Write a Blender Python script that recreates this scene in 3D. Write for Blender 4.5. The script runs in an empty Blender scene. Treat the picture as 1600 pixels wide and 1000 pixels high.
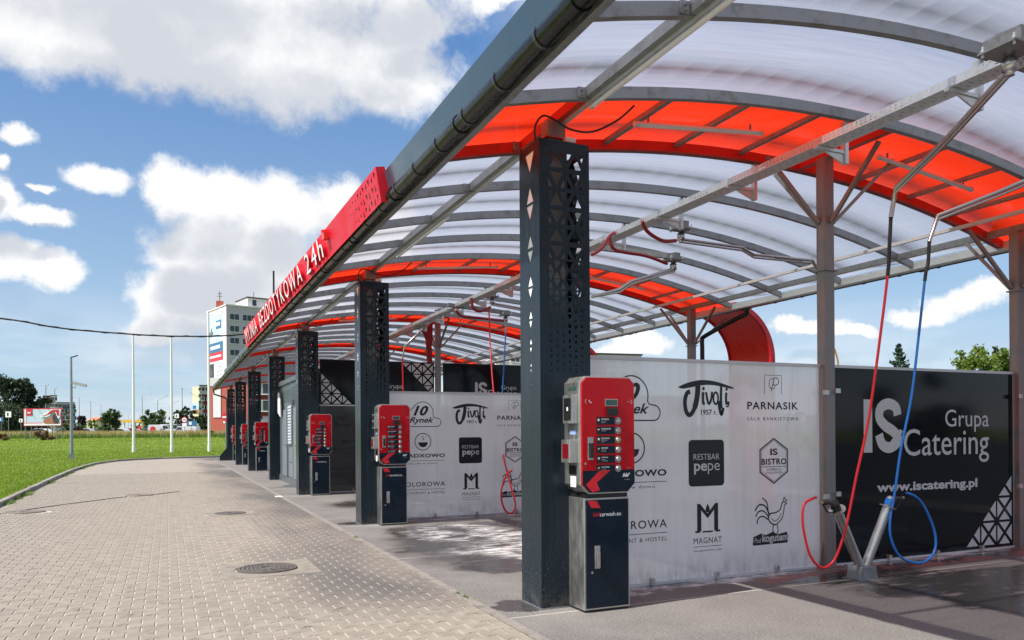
import bpy, bmesh, math, random
import numpy as np
from math import sin, cos, pi, radians, sqrt, atan2
from mathutils import Vector, Matrix
random.seed(7); rng = np.random.default_rng(7)
SC = bpy.context.scene; COL = SC.collection

# ------------------------------------------------------------------ camera, world, sun, exposure
F, YAW, PIT, ROLL, CY = 1205.89, 0.42011, 0.00048, -0.006687, 673.94
CAM = Vector((-2.86709, -5.82422, 1.5))
fw = Vector((sin(YAW)*cos(PIT), cos(YAW)*cos(PIT), sin(PIT)))
r0 = Vector((cos(YAW), -sin(YAW), 0)); u0 = r0.cross(fw)
rt = r0*cos(ROLL) + u0*sin(ROLL); up = -r0*sin(ROLL) + u0*cos(ROLL)
cd = bpy.data.cameras.new('camera'); cam = bpy.data.objects.new('camera', cd); COL.objects.link(cam)
cam.matrix_world = Matrix(((rt.x, up.x, -fw.x, CAM.x), (rt.y, up.y, -fw.y, CAM.y), (rt.z, up.z, -fw.z, CAM.z), (0, 0, 0, 1)))
cd.sensor_width = 36; cd.lens = F/1600*36; cd.shift_y = (CY-500)/1600; cd.clip_start = .05; cd.clip_end = 6000
SC.camera = cam
def ray(px, py): return fw + rt*((px-800)/F) - up*((py-CY)/F)
def at(px, py, d): return CAM + ray(px, py)*d
def aty(px, py, y): v = ray(px, py); return CAM + v*((y-CAM.y)/v.y)
def azel(px, py): v = ray(px, py).normalized(); return atan2(v.x, v.y), math.asin(v.z)

SUNV = Vector((0.75, 0.09, -1.0)).normalized()
W = bpy.data.worlds.new("World"); SC.world = W; W.use_nodes = True
def build_world():
    nt = W.node_tree; nt.nodes.clear(); N = nt.nodes.new; L = nt.links.new
    def math_(op, a, b=None, c=None, clamp=False):
        n = N('ShaderNodeMath'); n.operation = op; n.use_clamp = clamp
        for i, v in enumerate((a, b, c)):
            if v is None: continue
            if isinstance(v, (int, float)): n.inputs[i].default_value = v
            else: L(v, n.inputs[i])
        return n.outputs[0]
    def vm(op, a, b=None):
        n = N('ShaderNodeVectorMath'); n.operation = op
        for i, v in enumerate((a, b)):
            if v is None: continue
            if isinstance(v, (tuple, list)): n.inputs[i].default_value = v
            else: L(v, n.inputs[i])
        return n
    def smooth(v, a, b, lo=0., hi=1.):
        n = N('ShaderNodeMapRange'); n.interpolation_type = 'SMOOTHSTEP'; L(v, n.inputs[0])
        n.inputs[1].default_value = a; n.inputs[2].default_value = b; n.inputs[3].default_value = lo; n.inputs[4].default_value = hi
        return n.outputs[0]
    def noise(vec, scale, detail=6, rough=.55):
        n = N('ShaderNodeTexNoise'); n.inputs['Scale'].default_value = scale; n.inputs['Detail'].default_value = detail
        n.inputs['Roughness'].default_value = rough; L(vec, n.inputs['Vector']); return n
    def mixc(f, a, b):
        n = N('ShaderNodeMix'); n.data_type = 'RGBA'
        if isinstance(f, (int, float)): n.inputs[0].default_value = f
        else: L(f, n.inputs[0])
        for i, v in ((6, a), (7, b)):
            if isinstance(v, tuple): n.inputs[i].default_value = v
            else: L(v, n.inputs[i])
        return n.outputs[2]
    tc = N('ShaderNodeTexCoord'); d = tc.outputs['Generated']
    sep = N('ShaderNodeSeparateXYZ'); L(vm('NORMALIZE', d).outputs[0], sep.inputs[0])
    x, y, z = sep.outputs
    az = math_('ARCTAN2', x, y); el = math_('ARCSINE', z)
    cx = N('ShaderNodeCombineXYZ'); L(az, cx.inputs[0]); L(el, cx.inputs[1])
    # warp
    n1 = noise(d, 5.0, 7, .6); n2 = noise(d, 16.0, 6, .6)
    w1 = vm('MULTIPLY', vm('SUBTRACT', n1.outputs['Color'], (.5, .5, .5)).outputs[0], (.07, .055, 0)).outputs[0]
    w2 = vm('MULTIPLY', vm('SUBTRACT', n2.outputs['Color'], (.5, .5, .5)).outputs[0], (.055, .04, 0)).outputs[0]
    P = vm('ADD', vm('ADD', cx.outputs[0], w1).outputs[0], w2).outputs[0]
    blobs = [(0, 50, 150, 85), (150, 60, 190, 88), (310, 75, 190, 105), (460, 95, 185, 115), (600, 115, 120, 90), (655, 30, 70, 60), (200, -60, 500, 120), (600, -40, 200, 70),
             (790, 5, 60, 28), (270, 300, 45, 42), (345, 315, 85, 58), (430, 330, 80, 60), (530, 330, 50, 45), (590, 370, 80, 75), (300, 390, 80, 60), (400, 410, 130, 80),
             (255, 465, 55, 40), (330, 470, 120, 60), (440, 470, 120, 90), (250, 510, 50, 26), (150, 284, 44, 20), (28, 214, 32, 17), (15, 322, 32, 34), (62, 345, 46, 17), (5, 262, 18, 16), (68, 298, 20, 9),
             (18, 410, 45, 28), (80, 430, 52, 24), (1510, 465, 95, 26), (1440, 488, 70, 22), (1260, 512, 80, 16), (1330, 520, 40, 10), (990, 540, 60, 18), (960, 548, 70, 14)]
    def field(P):
      fld = None
      for (bx, by, rx, ry) in [(b0, b1, b2*(1.3 if b2 < 60 else 1.08), b3*(1.35 if b2 < 60 else 1.08)) for b0, b1, b2, b3 in blobs]:
        a, e = azel(bx, by); a2, e2 = azel(bx+rx, by); a3, e3 = azel(bx, by-ry)
        s = vm('SUBTRACT', P, (a, e, 0)).outputs[0]
        s = vm('MULTIPLY', s, (1/max(abs(a2-a), 1e-3), 1/max(abs(e3-e), 1e-3), 0)).outputs[0]
        v = math_('SUBTRACT', 1.0, vm('LENGTH', s).outputs['Value'])
        fld = v if fld is None else math_('SMOOTH_MAX', fld, v, .25)
      return fld
    fld = field(P); fup = field(vm('ADD', P, (0, .045, 0)).outputs[0])
    nf = noise(d, 13.0, 10, .68).outputs['Fac']; nfs = math_('SUBTRACT', nf, .5)
    fld = math_('ADD', fld, math_('MULTIPLY', nfs, 1.25))
    # generic clouds for the rest of the sky (outside the composed part, and overhead)
    gn = noise(vm('MULTIPLY', d, (1, 1, 1.9)).outputs[0], 2.3, 8, .58)
    gen = smooth(gn.outputs['Fac'], .45, .60, 0, 1)
    aL, _ = azel(-40, 500); aR, _ = azel(1640, 500); aS, _ = azel(760, 300)
    out1 = smooth(az, aS-.02, aS+.14); out2 = smooth(az, aL-.25, aL-.02, 1, 0); e_hi = smooth(el, .62, .8)
    e_ok = smooth(el, .16, .30)
    outm = math_('MAXIMUM', math_('MAXIMUM', math_('MULTIPLY', out1, e_ok), out2), e_hi)
    core = smooth(fld, -.04, .46)
    hz_n = noise(vm('MULTIPLY', d, (1, 1, 4.5)).outputs[0], 3.2, 6, .6)
    hz = math_('MULTIPLY', smooth(hz_n.outputs['Fac'], .36, .66), smooth(el, .0, .20, .7, .0))   # thin low cloud near the horizon
    dens = math_('MAXIMUM', core, math_('MAXIMUM', math_('MULTIPLY', gen, outm), hz))
    # cloud shading: bright rims, greyer inside
    n3 = noise(d, 7.0, 7, .6)
    dn = math_('ADD', math_('MULTIPLY', smooth(fup, -.15, .75), .8), math_('ADD', math_('MULTIPLY', math_('SUBTRACT', n3.outputs['Fac'], .5), 1.9), math_('MULTIPLY', nfs, .5)))
    g = smooth(dn, .12, .92)
    ccol = mixc(g, (7.4, 7.45, 7.5, 1), (4.7, 4.9, 5.35, 1))
    sky = N('ShaderNodeTexSky'); sky.sky_type = 'NISHITA'; sky.sun_disc = False
    sky.sun_elevation = math.asin(-SUNV.z); sky.sun_rotation = atan2(-SUNV.x, -SUNV.y)
    sky.air_density = 1.0; sky.dust_density = .6; sky.ozone_density = 1.3
    skyc = mixc(.72, sky.outputs[0], mixc(smooth(el, .0, .52), (3.1, 4.5, 6.0, 1), (.72, 1.95, 4.5, 1)))
    fin = mixc(dens, skyc, ccol)
    bg = N('ShaderNodeBackground'); bg.inputs['Strength'].default_value = .10; L(fin, bg.inputs[0])
    o = N('ShaderNodeOutputWorld'); L(bg.outputs[0], o.inputs[0])
build_world()
sd = bpy.data.lights.new('sun', 'SUN'); sd.energy = 5.0; sd.angle = radians(.53); sd.color = (1, .955, .89)
sun = bpy.data.objects.new('sun', sd); COL.objects.link(sun)
sun.rotation_euler = SUNV.to_track_quat('-Z', 'Y').to_euler()
SC.view_settings.view_transform = 'Standard'; SC.view_settings.look = 'None'; SC.view_settings.gamma = 1; SC.view_settings.exposure = .5
SC.view_settings.use_curve_mapping = False

# ------------------------------------------------------------------ materials
MATS = {}
def nodes(name):
    m = bpy.data.materials.new(name); m.use_nodes = True; nt = m.node_tree; nt.nodes.clear(); MATS[name] = m
    return m, nt
class NT:
    def __init__(s, nt): s.nt = nt
    def N(s, t): return s.nt.nodes.new(t)
    def L(s, a, b): s.nt.links.new(a, b)
    def m(s, op, a, b=None, c=None, clamp=False):
        n = s.N('ShaderNodeMath'); n.operation = op; n.use_clamp = clamp
        for i, v in enumerate((a, b, c)):
            if v is None: continue
            if isinstance(v, (int, float)): n.inputs[i].default_value = v
            else: s.L(v, n.inputs[i])
        return n.outputs[0]
    def v(s, op, a, b=None):
        n = s.N('ShaderNodeVectorMath'); n.operation = op
        for i, q in enumerate((a, b)):
            if q is None: continue
            if isinstance(q, (tuple, list)): n.inputs[i].default_value = q
            else: s.L(q, n.inputs[i])
        return n.outputs['Value'] if op in ('LENGTH', 'DOT_PRODUCT') else n.outputs[0]
    def sm(s, v, a, b, lo=0., hi=1., kind='SMOOTHSTEP'):
        n = s.N('ShaderNodeMapRange'); n.interpolation_type = kind; s.L(v, n.inputs[0])
        for i, q in enumerate((a, b, lo, hi)): n.inputs[i+1].default_value = q
        return n.outputs[0]
    def noise(s, vec, scale, detail=4, rough=.55, out='Fac'):
        n = s.N('ShaderNodeTexNoise'); n.inputs['Scale'].default_value = scale; n.inputs['Detail'].default_value = detail
        n.inputs['Roughness'].default_value = rough; s.L(vec, n.inputs['Vector']); return n.outputs[out]
    def mix(s, f, a, b, bt='MIX'):
        n = s.N('ShaderNodeMix'); n.data_type = 'RGBA'; n.blend_type = bt
        if isinstance(f, (int, float)): n.inputs[0].default_value = f
        else: s.L(f, n.inputs[0])
        for i, q in ((6, a), (7, b)):
            if isinstance(q, tuple): n.inputs[i].default_value = q if len(q) == 4 else q+(1,)
            else: s.L(q, n.inputs[i])
        return n.outputs[2]
    def pos(s): return s.N('ShaderNodeNewGeometry').outputs['Position']
    def obj(s): return s.N('ShaderNodeTexCoord').outputs['Object']
    def rnd(s): return s.N('ShaderNodeObjectInfo').outputs['Random']
    def bump(s, h, strength, dist=.01):
        n = s.N('ShaderNodeBump'); n.inputs['Strength'].default_value = strength; n.inputs['Distance'].default_value = dist; s.L(h, n.inputs['Height']); return n.outputs[0]
    def fres(s, ior, f=1.):
        # reflection only on the outer side (no total internal reflection inside the thin sheet)
        fr = s.N('ShaderNodeFresnel'); fr.inputs[0].default_value = ior; b = s.N('ShaderNodeNewGeometry').outputs['Backfacing']
        return s.m('MULTIPLY', s.m('MULTIPLY', fr.outputs[0], f), s.m('SUBTRACT', 1., b))
    def out(s, sh): o = s.N('ShaderNodeOutputMaterial'); s.L(sh, o.inputs[0])
def mat(name, col, rough=.5, metal=0., var=.12, scale=6., bump=0., bscale=60., spec=.5, coat=0., dirt=None, stretch=(1, 1, 1), world=False, emit=None, rand=0., rvar=.1):
    m, nt = nodes(name); k = NT(nt)
    p = k.N('ShaderNodeBsdfPrincipled')
    vec = k.pos() if world else k.obj()
    if stretch != (1, 1, 1): vec = k.v('MULTIPLY', vec, stretch)
    n = k.noise(vec, scale, 5, .6)
    c = k.mix(n, tuple(min(1, q*(1-var)) for q in col), tuple(min(1, q*(1+var)) for q in col))
    if dirt:
        c = k.mix(k.sm(k.noise(vec, scale*.37, 6, .65), .48, .72, 0, dirt[1]), c, dirt[0])
    if rand:
        hs = k.N('ShaderNodeHueSaturation'); k.L(c, hs.inputs['Color']); k.L(k.sm(k.rnd(), 0, 1, 1-rand, 1+rand, 'LINEAR'), hs.inputs['Value']); c = hs.outputs[0]
    k.L(c, p.inputs['Base Color']); p.inputs['Metallic'].default_value = metal
    k.L(k.sm(n, .3, .7, max(.02, rough-rvar), min(1, rough+rvar)), p.inputs['Roughness'])
    p.inputs['Specular IOR Level'].default_value = spec; p.inputs['Coat Weight'].default_value = coat; p.inputs['Coat Roughness'].default_value = .08
    if bump: k.L(k.bump(k.noise(vec, bscale, 4), bump), p.inputs['Normal'])
    if emit: p.inputs['Emission Color'].default_value = (*emit, 1); p.inputs['Emission Strength'].default_value = 1
    k.out(p.outputs[0]); return m
galv = mat('galvanised_steel', (.27, .28, .29), .5, .7, .3, 22, .15, 90, dirt=((.10, .09, .08, 1), .5))
pole_steel = mat('weathered_galvanised_pole', (.24, .235, .23), .5, .6, .3, 9, .15, 80, dirt=((.11, .085, .065, 1), .55), stretch=(1, 1, .12))
tray_steel = mat('bright_zinc', (.62, .64, .66), .42, .55, .12, 30)
inox = mat('brushed_stainless', (.56, .56, .54), .34, .9, .18, 14, .12, 160, dirt=((.3, .28, .24, 1), .35), stretch=(1, 1, .35))
pipe_inox = mat('polished_stainless_pipe', (.5, .47, .45), .25, .95, .06, 4, rvar=.03)
def anth_mat():
    m, nt = nodes('anthracite_powder_coat'); k = NT(nt); P = k.obj(); G = k.pos(); p = k.N('ShaderNodeBsdfPrincipled')
    n = k.noise(G, 1.6, 5, .6); st = k.noise(k.v('MULTIPLY', G, (18, 18, .7)), 1.2, 5, .7); sp = k.noise(G, 75, 2, .6); z = k.v('DOT_PRODUCT', G, (0, 0, 1))
    c = k.mix(n, (.008, .016, .024), (.011, .021, .031))
    c = k.mix(k.sm(st, .5, .75, 0, .16), c, (.035, .045, .052))
    low = k.sm(z, .05, .9, 1, 0)
    c = k.mix(k.m('MULTIPLY', k.sm(sp, .63, .70), k.m('ADD', k.m('MULTIPLY', low, .55), .06)), c, (.42, .42, .40))
    c = k.mix(k.m('MULTIPLY', k.sm(z, .0, .22, 1, 0), k.sm(k.noise(G, 9, 5, .7), .4, .65, 0, .6)), c, (.10, .09, .08))
    k.L(c, p.inputs['Base Color']); k.L(k.sm(st, .35, .7, .24, .38), p.inputs['Roughness']); p.inputs['Specular IOR Level'].default_value = .24; p.inputs['Coat Weight'].default_value = .06
    k.L(k.bump(k.noise(G, 3, 2), .05, .02), p.inputs['Normal']); k.out(p.outputs[0]); return m
anth = anth_mat()
anth_side = anth
fascia_m = mat('slate_grey_fascia_paint', (.036, .070, .105), .3, .1, .08, 2, 0, 10, .5, .3)
gutter_m = mat('black_gutter_plastic', (.008, .009, .010), .25, 0, .2, 12, .02, 40, .35, dirt=((.03, .03, .028, 1), .3))
clamp_m = mat('gutter_clamp_steel', (.08, .085, .09), .35, .6)
red_p = mat('red_enamel', (.44, .002, .009), .2, 0, .06, 3, 0, 1, .3, .0)
red_beam = mat('red_painted_steel', (.42, .018, .012), .45, 0, .15, 8, .05, 60, dirt=((.12, .02, .015, 1), .4))
red_sign = mat('signal_red_board', (.60, .010, .028), .45, 0, .06, 2, 0, 1, .25, .0)
white_p = mat('white_paint', (.8, .77, .78), .35, 0, .05, 3)
white_lamp = mat('lamp_tube_plastic', (.62, .6, .6), .35, 0, .06, 5)
navy = mat('navy_enamel', (.003, .012, .024), .2, 0, .1, 4, 0, 1, .3, .0)
black_p = mat('black_plastic', (.012, .012, .013), .35, 0, .2, 10)
rubber = mat('black_rubber', (.012, .012, .012), .6, 0, .3, 20)
ink = mat('black_print', (.006, .009, .014), .35, 0, .05, 3)
pale_ink = mat('pale_grey_print', (.50, .53, .54), .4, 0, .05, 3)
white_ink = mat('white_print', (.75, .77, .78), .4, 0, .03, 3)
red_ink = mat('red_print', (.6, .01, .02), .4, 0, .03, 3)
chrome = mat('chrome', (.5, .5, .51), .28, 1, .05, 10)
lcd = mat('display_glass', (.03, .075, .07), .12, 0, .2, 30)
red_hose_m = mat('red_hose_rubber', (.62, .012, .02), .35, 0, .08, 6)
dred_hose_m = mat('dark_red_hose_rubber', (.3, .012, .02), .45, 0, .15, 6)
blue_hose_m = mat('blue_hose_rubber', (.012, .15, .52), .35, 0, .08, 6)
dark_tarp = mat('dark_red_fabric', (.22, .008, .012), .75, 0, .25, 8, .3, 20)
cable_m = mat('cable_black', (.01, .01, .01), .5)
door_grey = mat('grey_sheet_door', (.17, .2, .225), .4, .1, .06, 3)
room_grey = mat('grey_sheet_wall', (.10, .12, .135), .42, .1, .08, 3)
kerb_m = mat('kerb_concrete', (.27, .25, .215), .85, 0, .25, 9, .3, 90, dirt=((.10, .09, .075, 1), .6), rand=.1)
cast = mat('cast_iron', (.17, .15, .135), .5, .4, .35, 25, .4, 120)
cream = mat('cream_render', (.66, .58, .42), .85, 0, .06, .3)
bwhite = mat('white_render', (.74, .69, .69), .85, 0, .05, .2)
bblue = mat('pale_blue_render', (.44, .415, .47), .85, 0, .05, .2)
bgrey = mat('grey_render', (.36, .38, .4), .85, 0, .08, .2)
bred = mat('brick_red_render', (.52, .13, .09), .85, 0, .08, .2)
dred = mat('dark_red_render', (.16, .02, .022), .8, 0, .08, .2)
bbluedk = mat('blue_render', (.03, .12, .25), .8, 0, .1, .2)
glass_dk = mat('window_glass', (.035, .045, .055), .08, 0, .3, .4)
frame_w = mat('window_frame_white', (.7, .7, .7), .5)
roof_dk = mat('roof_felt', (.06, .06, .06), .9)
orange_roof = mat('orange_tiles', (.55, .2, .09), .8, 0, .15, 1)
poster_sky = mat('poster_pale_blue', (.50, .62, .72), .5, 0, .12, .15)
poster_blue = mat('poster_blue', (.03, .16, .36), .5)
poster_red = mat('poster_red', (.6, .03, .05), .5)
poster_dark = mat('poster_charcoal', (.05, .05, .06), .5, 0, .5, 1.5)
poster_skin = mat('poster_tan', (.38, .15, .09), .5, 0, .4, 3)
yellow_m = mat('yellow_panel', (.75, .42, .03), .5)
asph = mat('road_asphalt', (.05, .05, .052), .9, 0, .2, 3, .3, 60, world=True)
car_white = mat('car_paint_white', (.68, .69, .7), .2, 0, .02, 1, coat=1)
car_red = mat('car_paint_red', (.4, .01, .015), .2, 0, .02, 1, coat=1)
car_dark = mat('car_paint_dark', (.025, .03, .045), .2, 0, .05, 1, coat=1)
car_silver = mat('car_paint_silver', (.4, .42, .44), .25, .5, .02, 1, coat=1)
car_blue = mat('car_paint_blue', (.03, .12, .3), .2, 0, .05, 1, coat=1)
lamp_grey = mat('lamp_post_grey', (.30, .33, .36), .45, .5, .15, 4)
lamp_green = mat('lamp_post_green', (.03, .2, .11), .5, .1)
bark = mat('bark', (.09, .07, .05), .9, 0, .3, 4, .5, 20)

def leaf_mat(name, c1, c2, tr=.25):
    m, nt = nodes(name); k = NT(nt)
    n = k.noise(k.obj(), .9, 3); n2 = k.noise(k.obj(), 7, 2)
    c = k.mix(k.sm(k.m('ADD', k.m('MULTIPLY', n, .6), k.m('MULTIPLY', n2, .4)), .35, .65), c1, c2)
    d = k.N('ShaderNodeBsdfPrincipled'); k.L(c, d.inputs['Base Color']); d.inputs['Roughness'].default_value = .55
    t = k.N('ShaderNodeBsdfTranslucent'); k.L(k.mix(1.0, c, (1.3, 1.5, .6), 'MULTIPLY'), t.inputs[0])
    mx = k.N('ShaderNodeMixShader'); mx.inputs[0].default_value = tr; k.L(d.outputs[0], mx.inputs[1]); k.L(t.outputs[0], mx.inputs[2]); k.out(mx.outputs[0]); return m
leaf_dark = leaf_mat('leaves_dark', (.018, .035, .018), (.035, .06, .022), .15)
leaf_mid = leaf_mat('leaves_mid', (.035, .07, .02), (.07, .12, .03))
leaf_light = leaf_mat('leaves_light', (.08, .14, .02), (.17, .23, .035), .35)
leaf_purple = leaf_mat('leaves_purple', (.018, .012, .02), (.035, .02, .03), .1)
leaf_willow = leaf_mat('leaves_willow', (.035, .055, .03), (.06, .085, .045), .2)
needle = leaf_mat('needles', (.012, .04, .018), (.03, .075, .03), .1)
blade_m = leaf_mat('grass_blades', (.145, .21, .022), (.245, .315, .045), .4)
weed_m = leaf_mat('dry_weeds', (.36, .28, .15), (.55, .45, .26), .4)
weed_br = leaf_mat('brown_weeds', (.20, .12, .08), (.30, .20, .12), .3)
weed_g = leaf_mat('green_weeds', (.07, .13, .02), (.13, .2, .04), .3)

def sheet_mat(name, tint, trans, gloss_r, dirt_c, a=.5, milk=.35):
    # multiwall polycarbonate: partly clear, partly milky, fine ribs across
    m, nt = nodes(name); k = NT(nt); P = k.pos()
    st = k.noise(k.v('MULTIPLY', P, (.9, 14, .9)), 1.5, 6, .62)
    bl = k.noise(P, .9, 6, .65)
    rb = k.m('SINE', k.m('MULTIPLY', k.v('DOT_PRODUCT', P, (0, 1, 0)), 2*pi/.02))
    col = k.mix(k.sm(k.m('ADD', k.m('MULTIPLY', st, .5), k.m('MULTIPLY', bl, .5)), .48, .74, 0, .45), tint, dirt_c)
    tr = k.N('ShaderNodeBsdfTransparent'); k.L(k.mix(k.sm(rb, -1, 1, 0, .22), trans, tuple(q*.7 for q in trans[:3])+(1,)), tr.inputs[0])
    tl = k.N('ShaderNodeBsdfTranslucent'); k.L(col, tl.inputs[0])
    df = k.N('ShaderNodeBsdfDiffuse'); k.L(col, df.inputs[0])
    m1 = k.N('ShaderNodeMixShader'); m1.inputs[0].default_value = .2; k.L(tl.outputs[0], m1.inputs[1]); k.L(df.outputs[0], m1.inputs[2])
    m2 = k.N('ShaderNodeMixShader'); k.L(k.sm(st, .3, .75, a-.05, a+.08), m2.inputs[0]); k.L(tr.outputs[0], m2.inputs[1]); k.L(m1.outputs[0], m2.inputs[2])
    gl = k.N('ShaderNodeBsdfGlossy'); gl.inputs['Roughness'].default_value = gloss_r
    k.L(k.bump(k.noise(k.v('MULTIPLY', P, (1, 12, 1)), 2.2, 3), .04, .02), gl.inputs['Normal'])
    m3 = k.N('ShaderNodeMixShader'); k.L(k.fres(1.45, .8), m3.inputs[0]); k.L(m2.outputs[0], m3.inputs[1]); k.L(gl.outputs[0], m3.inputs[2])
    k.out(m3.outputs[0]); return m
poly = sheet_mat('clear_multiwall_polycarbonate', (.47, .46, .50, 1), (.93, .90, .90, 1), .12, (.43, .43, .45, 1), .60)
poly_red = sheet_mat('red_multiwall_polycarbonate', (1.0, .042, .010, 1), (.50, .030, .010, 1), .15, (.85, .03, .010, 1), .66)
def skin_mat():
    # clear outer skin of a sheet or pane
    m, nt = nodes('clear_outer_skin'); k = NT(nt); tr = k.N('ShaderNodeBsdfTransparent'); tr.inputs[0].default_value = (.97, .975, .98, 1)
    gl = k.N('ShaderNodeBsdfGlossy'); gl.inputs['Roughness'].default_value = .1; x = k.N('ShaderNodeMixShader'); k.L(k.fres(1.4), x.inputs[0]); k.L(tr.outputs[0], x.inputs[1]); k.L(gl.outputs[0], x.inputs[2]); k.out(x.outputs[0]); return m
skin = skin_mat()
def frosted(name, col, tcol, fr_t, sheen=.06):
    m, nt = nodes(name); k = NT(nt); P = k.obj()
    st = k.noise(k.v('MULTIPLY', P, (9, 1, .35)), 1.6, 6, .7); bl = k.noise(P, 1.2, 4, .6)
    c = k.mix(k.sm(k.m('ADD', k.m('MULTIPLY', st, .6), k.m('MULTIPLY', bl, .4)), .4, .7), col, tuple(q*.9 for q in col[:3])+(1,))
    zz = k.v('DOT_PRODUCT', P, (0, 0, 1))
    c = k.mix(k.m('MULTIPLY', k.sm(zz, .02, .38, 1, 0), k.sm(k.noise(k.v('MULTIPLY', P, (6, 1, 2)), 1.5, 6, .7), .38, .66, .1, .7)), c, tuple(q*.5 for q in col[:3])+(1,))
    c = k.mix(k.m('MULTIPLY', k.sm(k.noise(P, 60, 2, .6), .70, .76), .5), c, (.2, .2, .19))
    tl = k.N('ShaderNodeBsdfTranslucent'); k.L(c, tl.inputs[0]); df = k.N('ShaderNodeBsdfDiffuse'); k.L(c, df.inputs[0])
    tr = k.N('ShaderNodeBsdfTransparent'); tr.inputs[0].default_value = tcol
    a = k.N('ShaderNodeMixShader'); a.inputs[0].default_value = .65; k.L(tl.outputs[0], a.inputs[1]); k.L(df.outputs[0], a.inputs[2])
    b = k.N('ShaderNodeMixShader'); b.inputs[0].default_value = fr_t; k.L(a.outputs[0], b.inputs[1]); k.L(tr.outputs[0], b.inputs[2])
    gl = k.N('ShaderNodeBsdfGlossy'); gl.inputs['Roughness'].default_value = sheen
    d = k.N('ShaderNodeMixShader'); k.L(k.fres(1.7), d.inputs[0]); k.L(b.outputs[0], d.inputs[1]); k.L(gl.outputs[0], d.inputs[2]); k.out(d.outputs[0]); return m
frost = frosted('frosted_white_glass', (.93, .96, .975, 1), (.8, .86, .88, 1), .12, .05)
frost_unlit = frosted('frosted_glass_painted_unlit', (.045, .05, .055, 1), (.2, .22, .24, 1), .05, .1)  # same white glass, coloured dark in place of the missing light from behind
black_glass = mat('black_printed_glass', (.007, .010, .014), .07, 0, .1, 2, coat=0, spec=.2, rvar=.02)

# paving stones, sand bed, concrete, lawn
def paver_mat(name, flat):
    m, nt = nodes(name); k = NT(nt); P = k.pos(); p = k.N('ShaderNodeBsdfPrincipled')
    n = k.noise(P, 1.1, 5, .6); n2 = k.noise(P, 160, 2, .7); n3 = k.noise(k.v('MULTIPLY', P, (4.9, 6.9, 0)), 1.0, 1, .5)
    c = k.mix(k.sm(n3, .3, .7), (.236, .204, .166), (.296, .256, .210))
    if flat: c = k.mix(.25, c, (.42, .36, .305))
    c = k.mix(k.sm(n2, .35, .75, 0, .3), c, (.20, .175, .15))
    # grime tracked along the wash-bay edge, in patches
    sx = k.v('DOT_PRODUCT', P, (1, 0, 0))
    edge = k.sm(k.m('ADD', sx, k.m('MULTIPLY', k.m('SUBTRACT', k.noise(k.v('MULTIPLY', P, (1, .35, 1)), .55, 5, .6), .5), 2.4)), -2.1, -.75)
    pat = k.m('MULTIPLY', k.sm(k.noise(k.v('MULTIPLY', P, (.8, .35, 1)), .42, 4, .55), .36, .55, .35, 1), k.sm(k.v('DOT_PRODUCT', P, (0, 1, 0)), -.2, 1.6))
    c = k.mix(k.m('MULTIPLY', k.m('MULTIPLY', edge, pat), .85), c, (.085, .08, .08))
    c = k.mix(k.sm(k.noise(P, .35, 4), .55, .8, 0, .45), c, (.19, .165, .14))
    c = k.mix(k.m('MULTIPLY', k.sm(k.noise(P, 5.5, 3, .5), .66, .72), .55), c, (.10, .09, .08))
    k.L(c, p.inputs['Base Color']); p.inputs['Roughness'].default_value = .85; p.inputs['Specular IOR Level'].default_value = .35
    k.L(k.bump(n2, .35, .004), p.inputs['Normal']); k.out(p.outputs[0]); return m
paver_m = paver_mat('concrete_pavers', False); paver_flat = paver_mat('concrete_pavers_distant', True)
sand_m = mat('jointing_sand', (.47, .42, .35), .95, 0, .15, 30, .3, 200, world=True, dirt=((.22, .19, .15, 1), .5))
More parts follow.
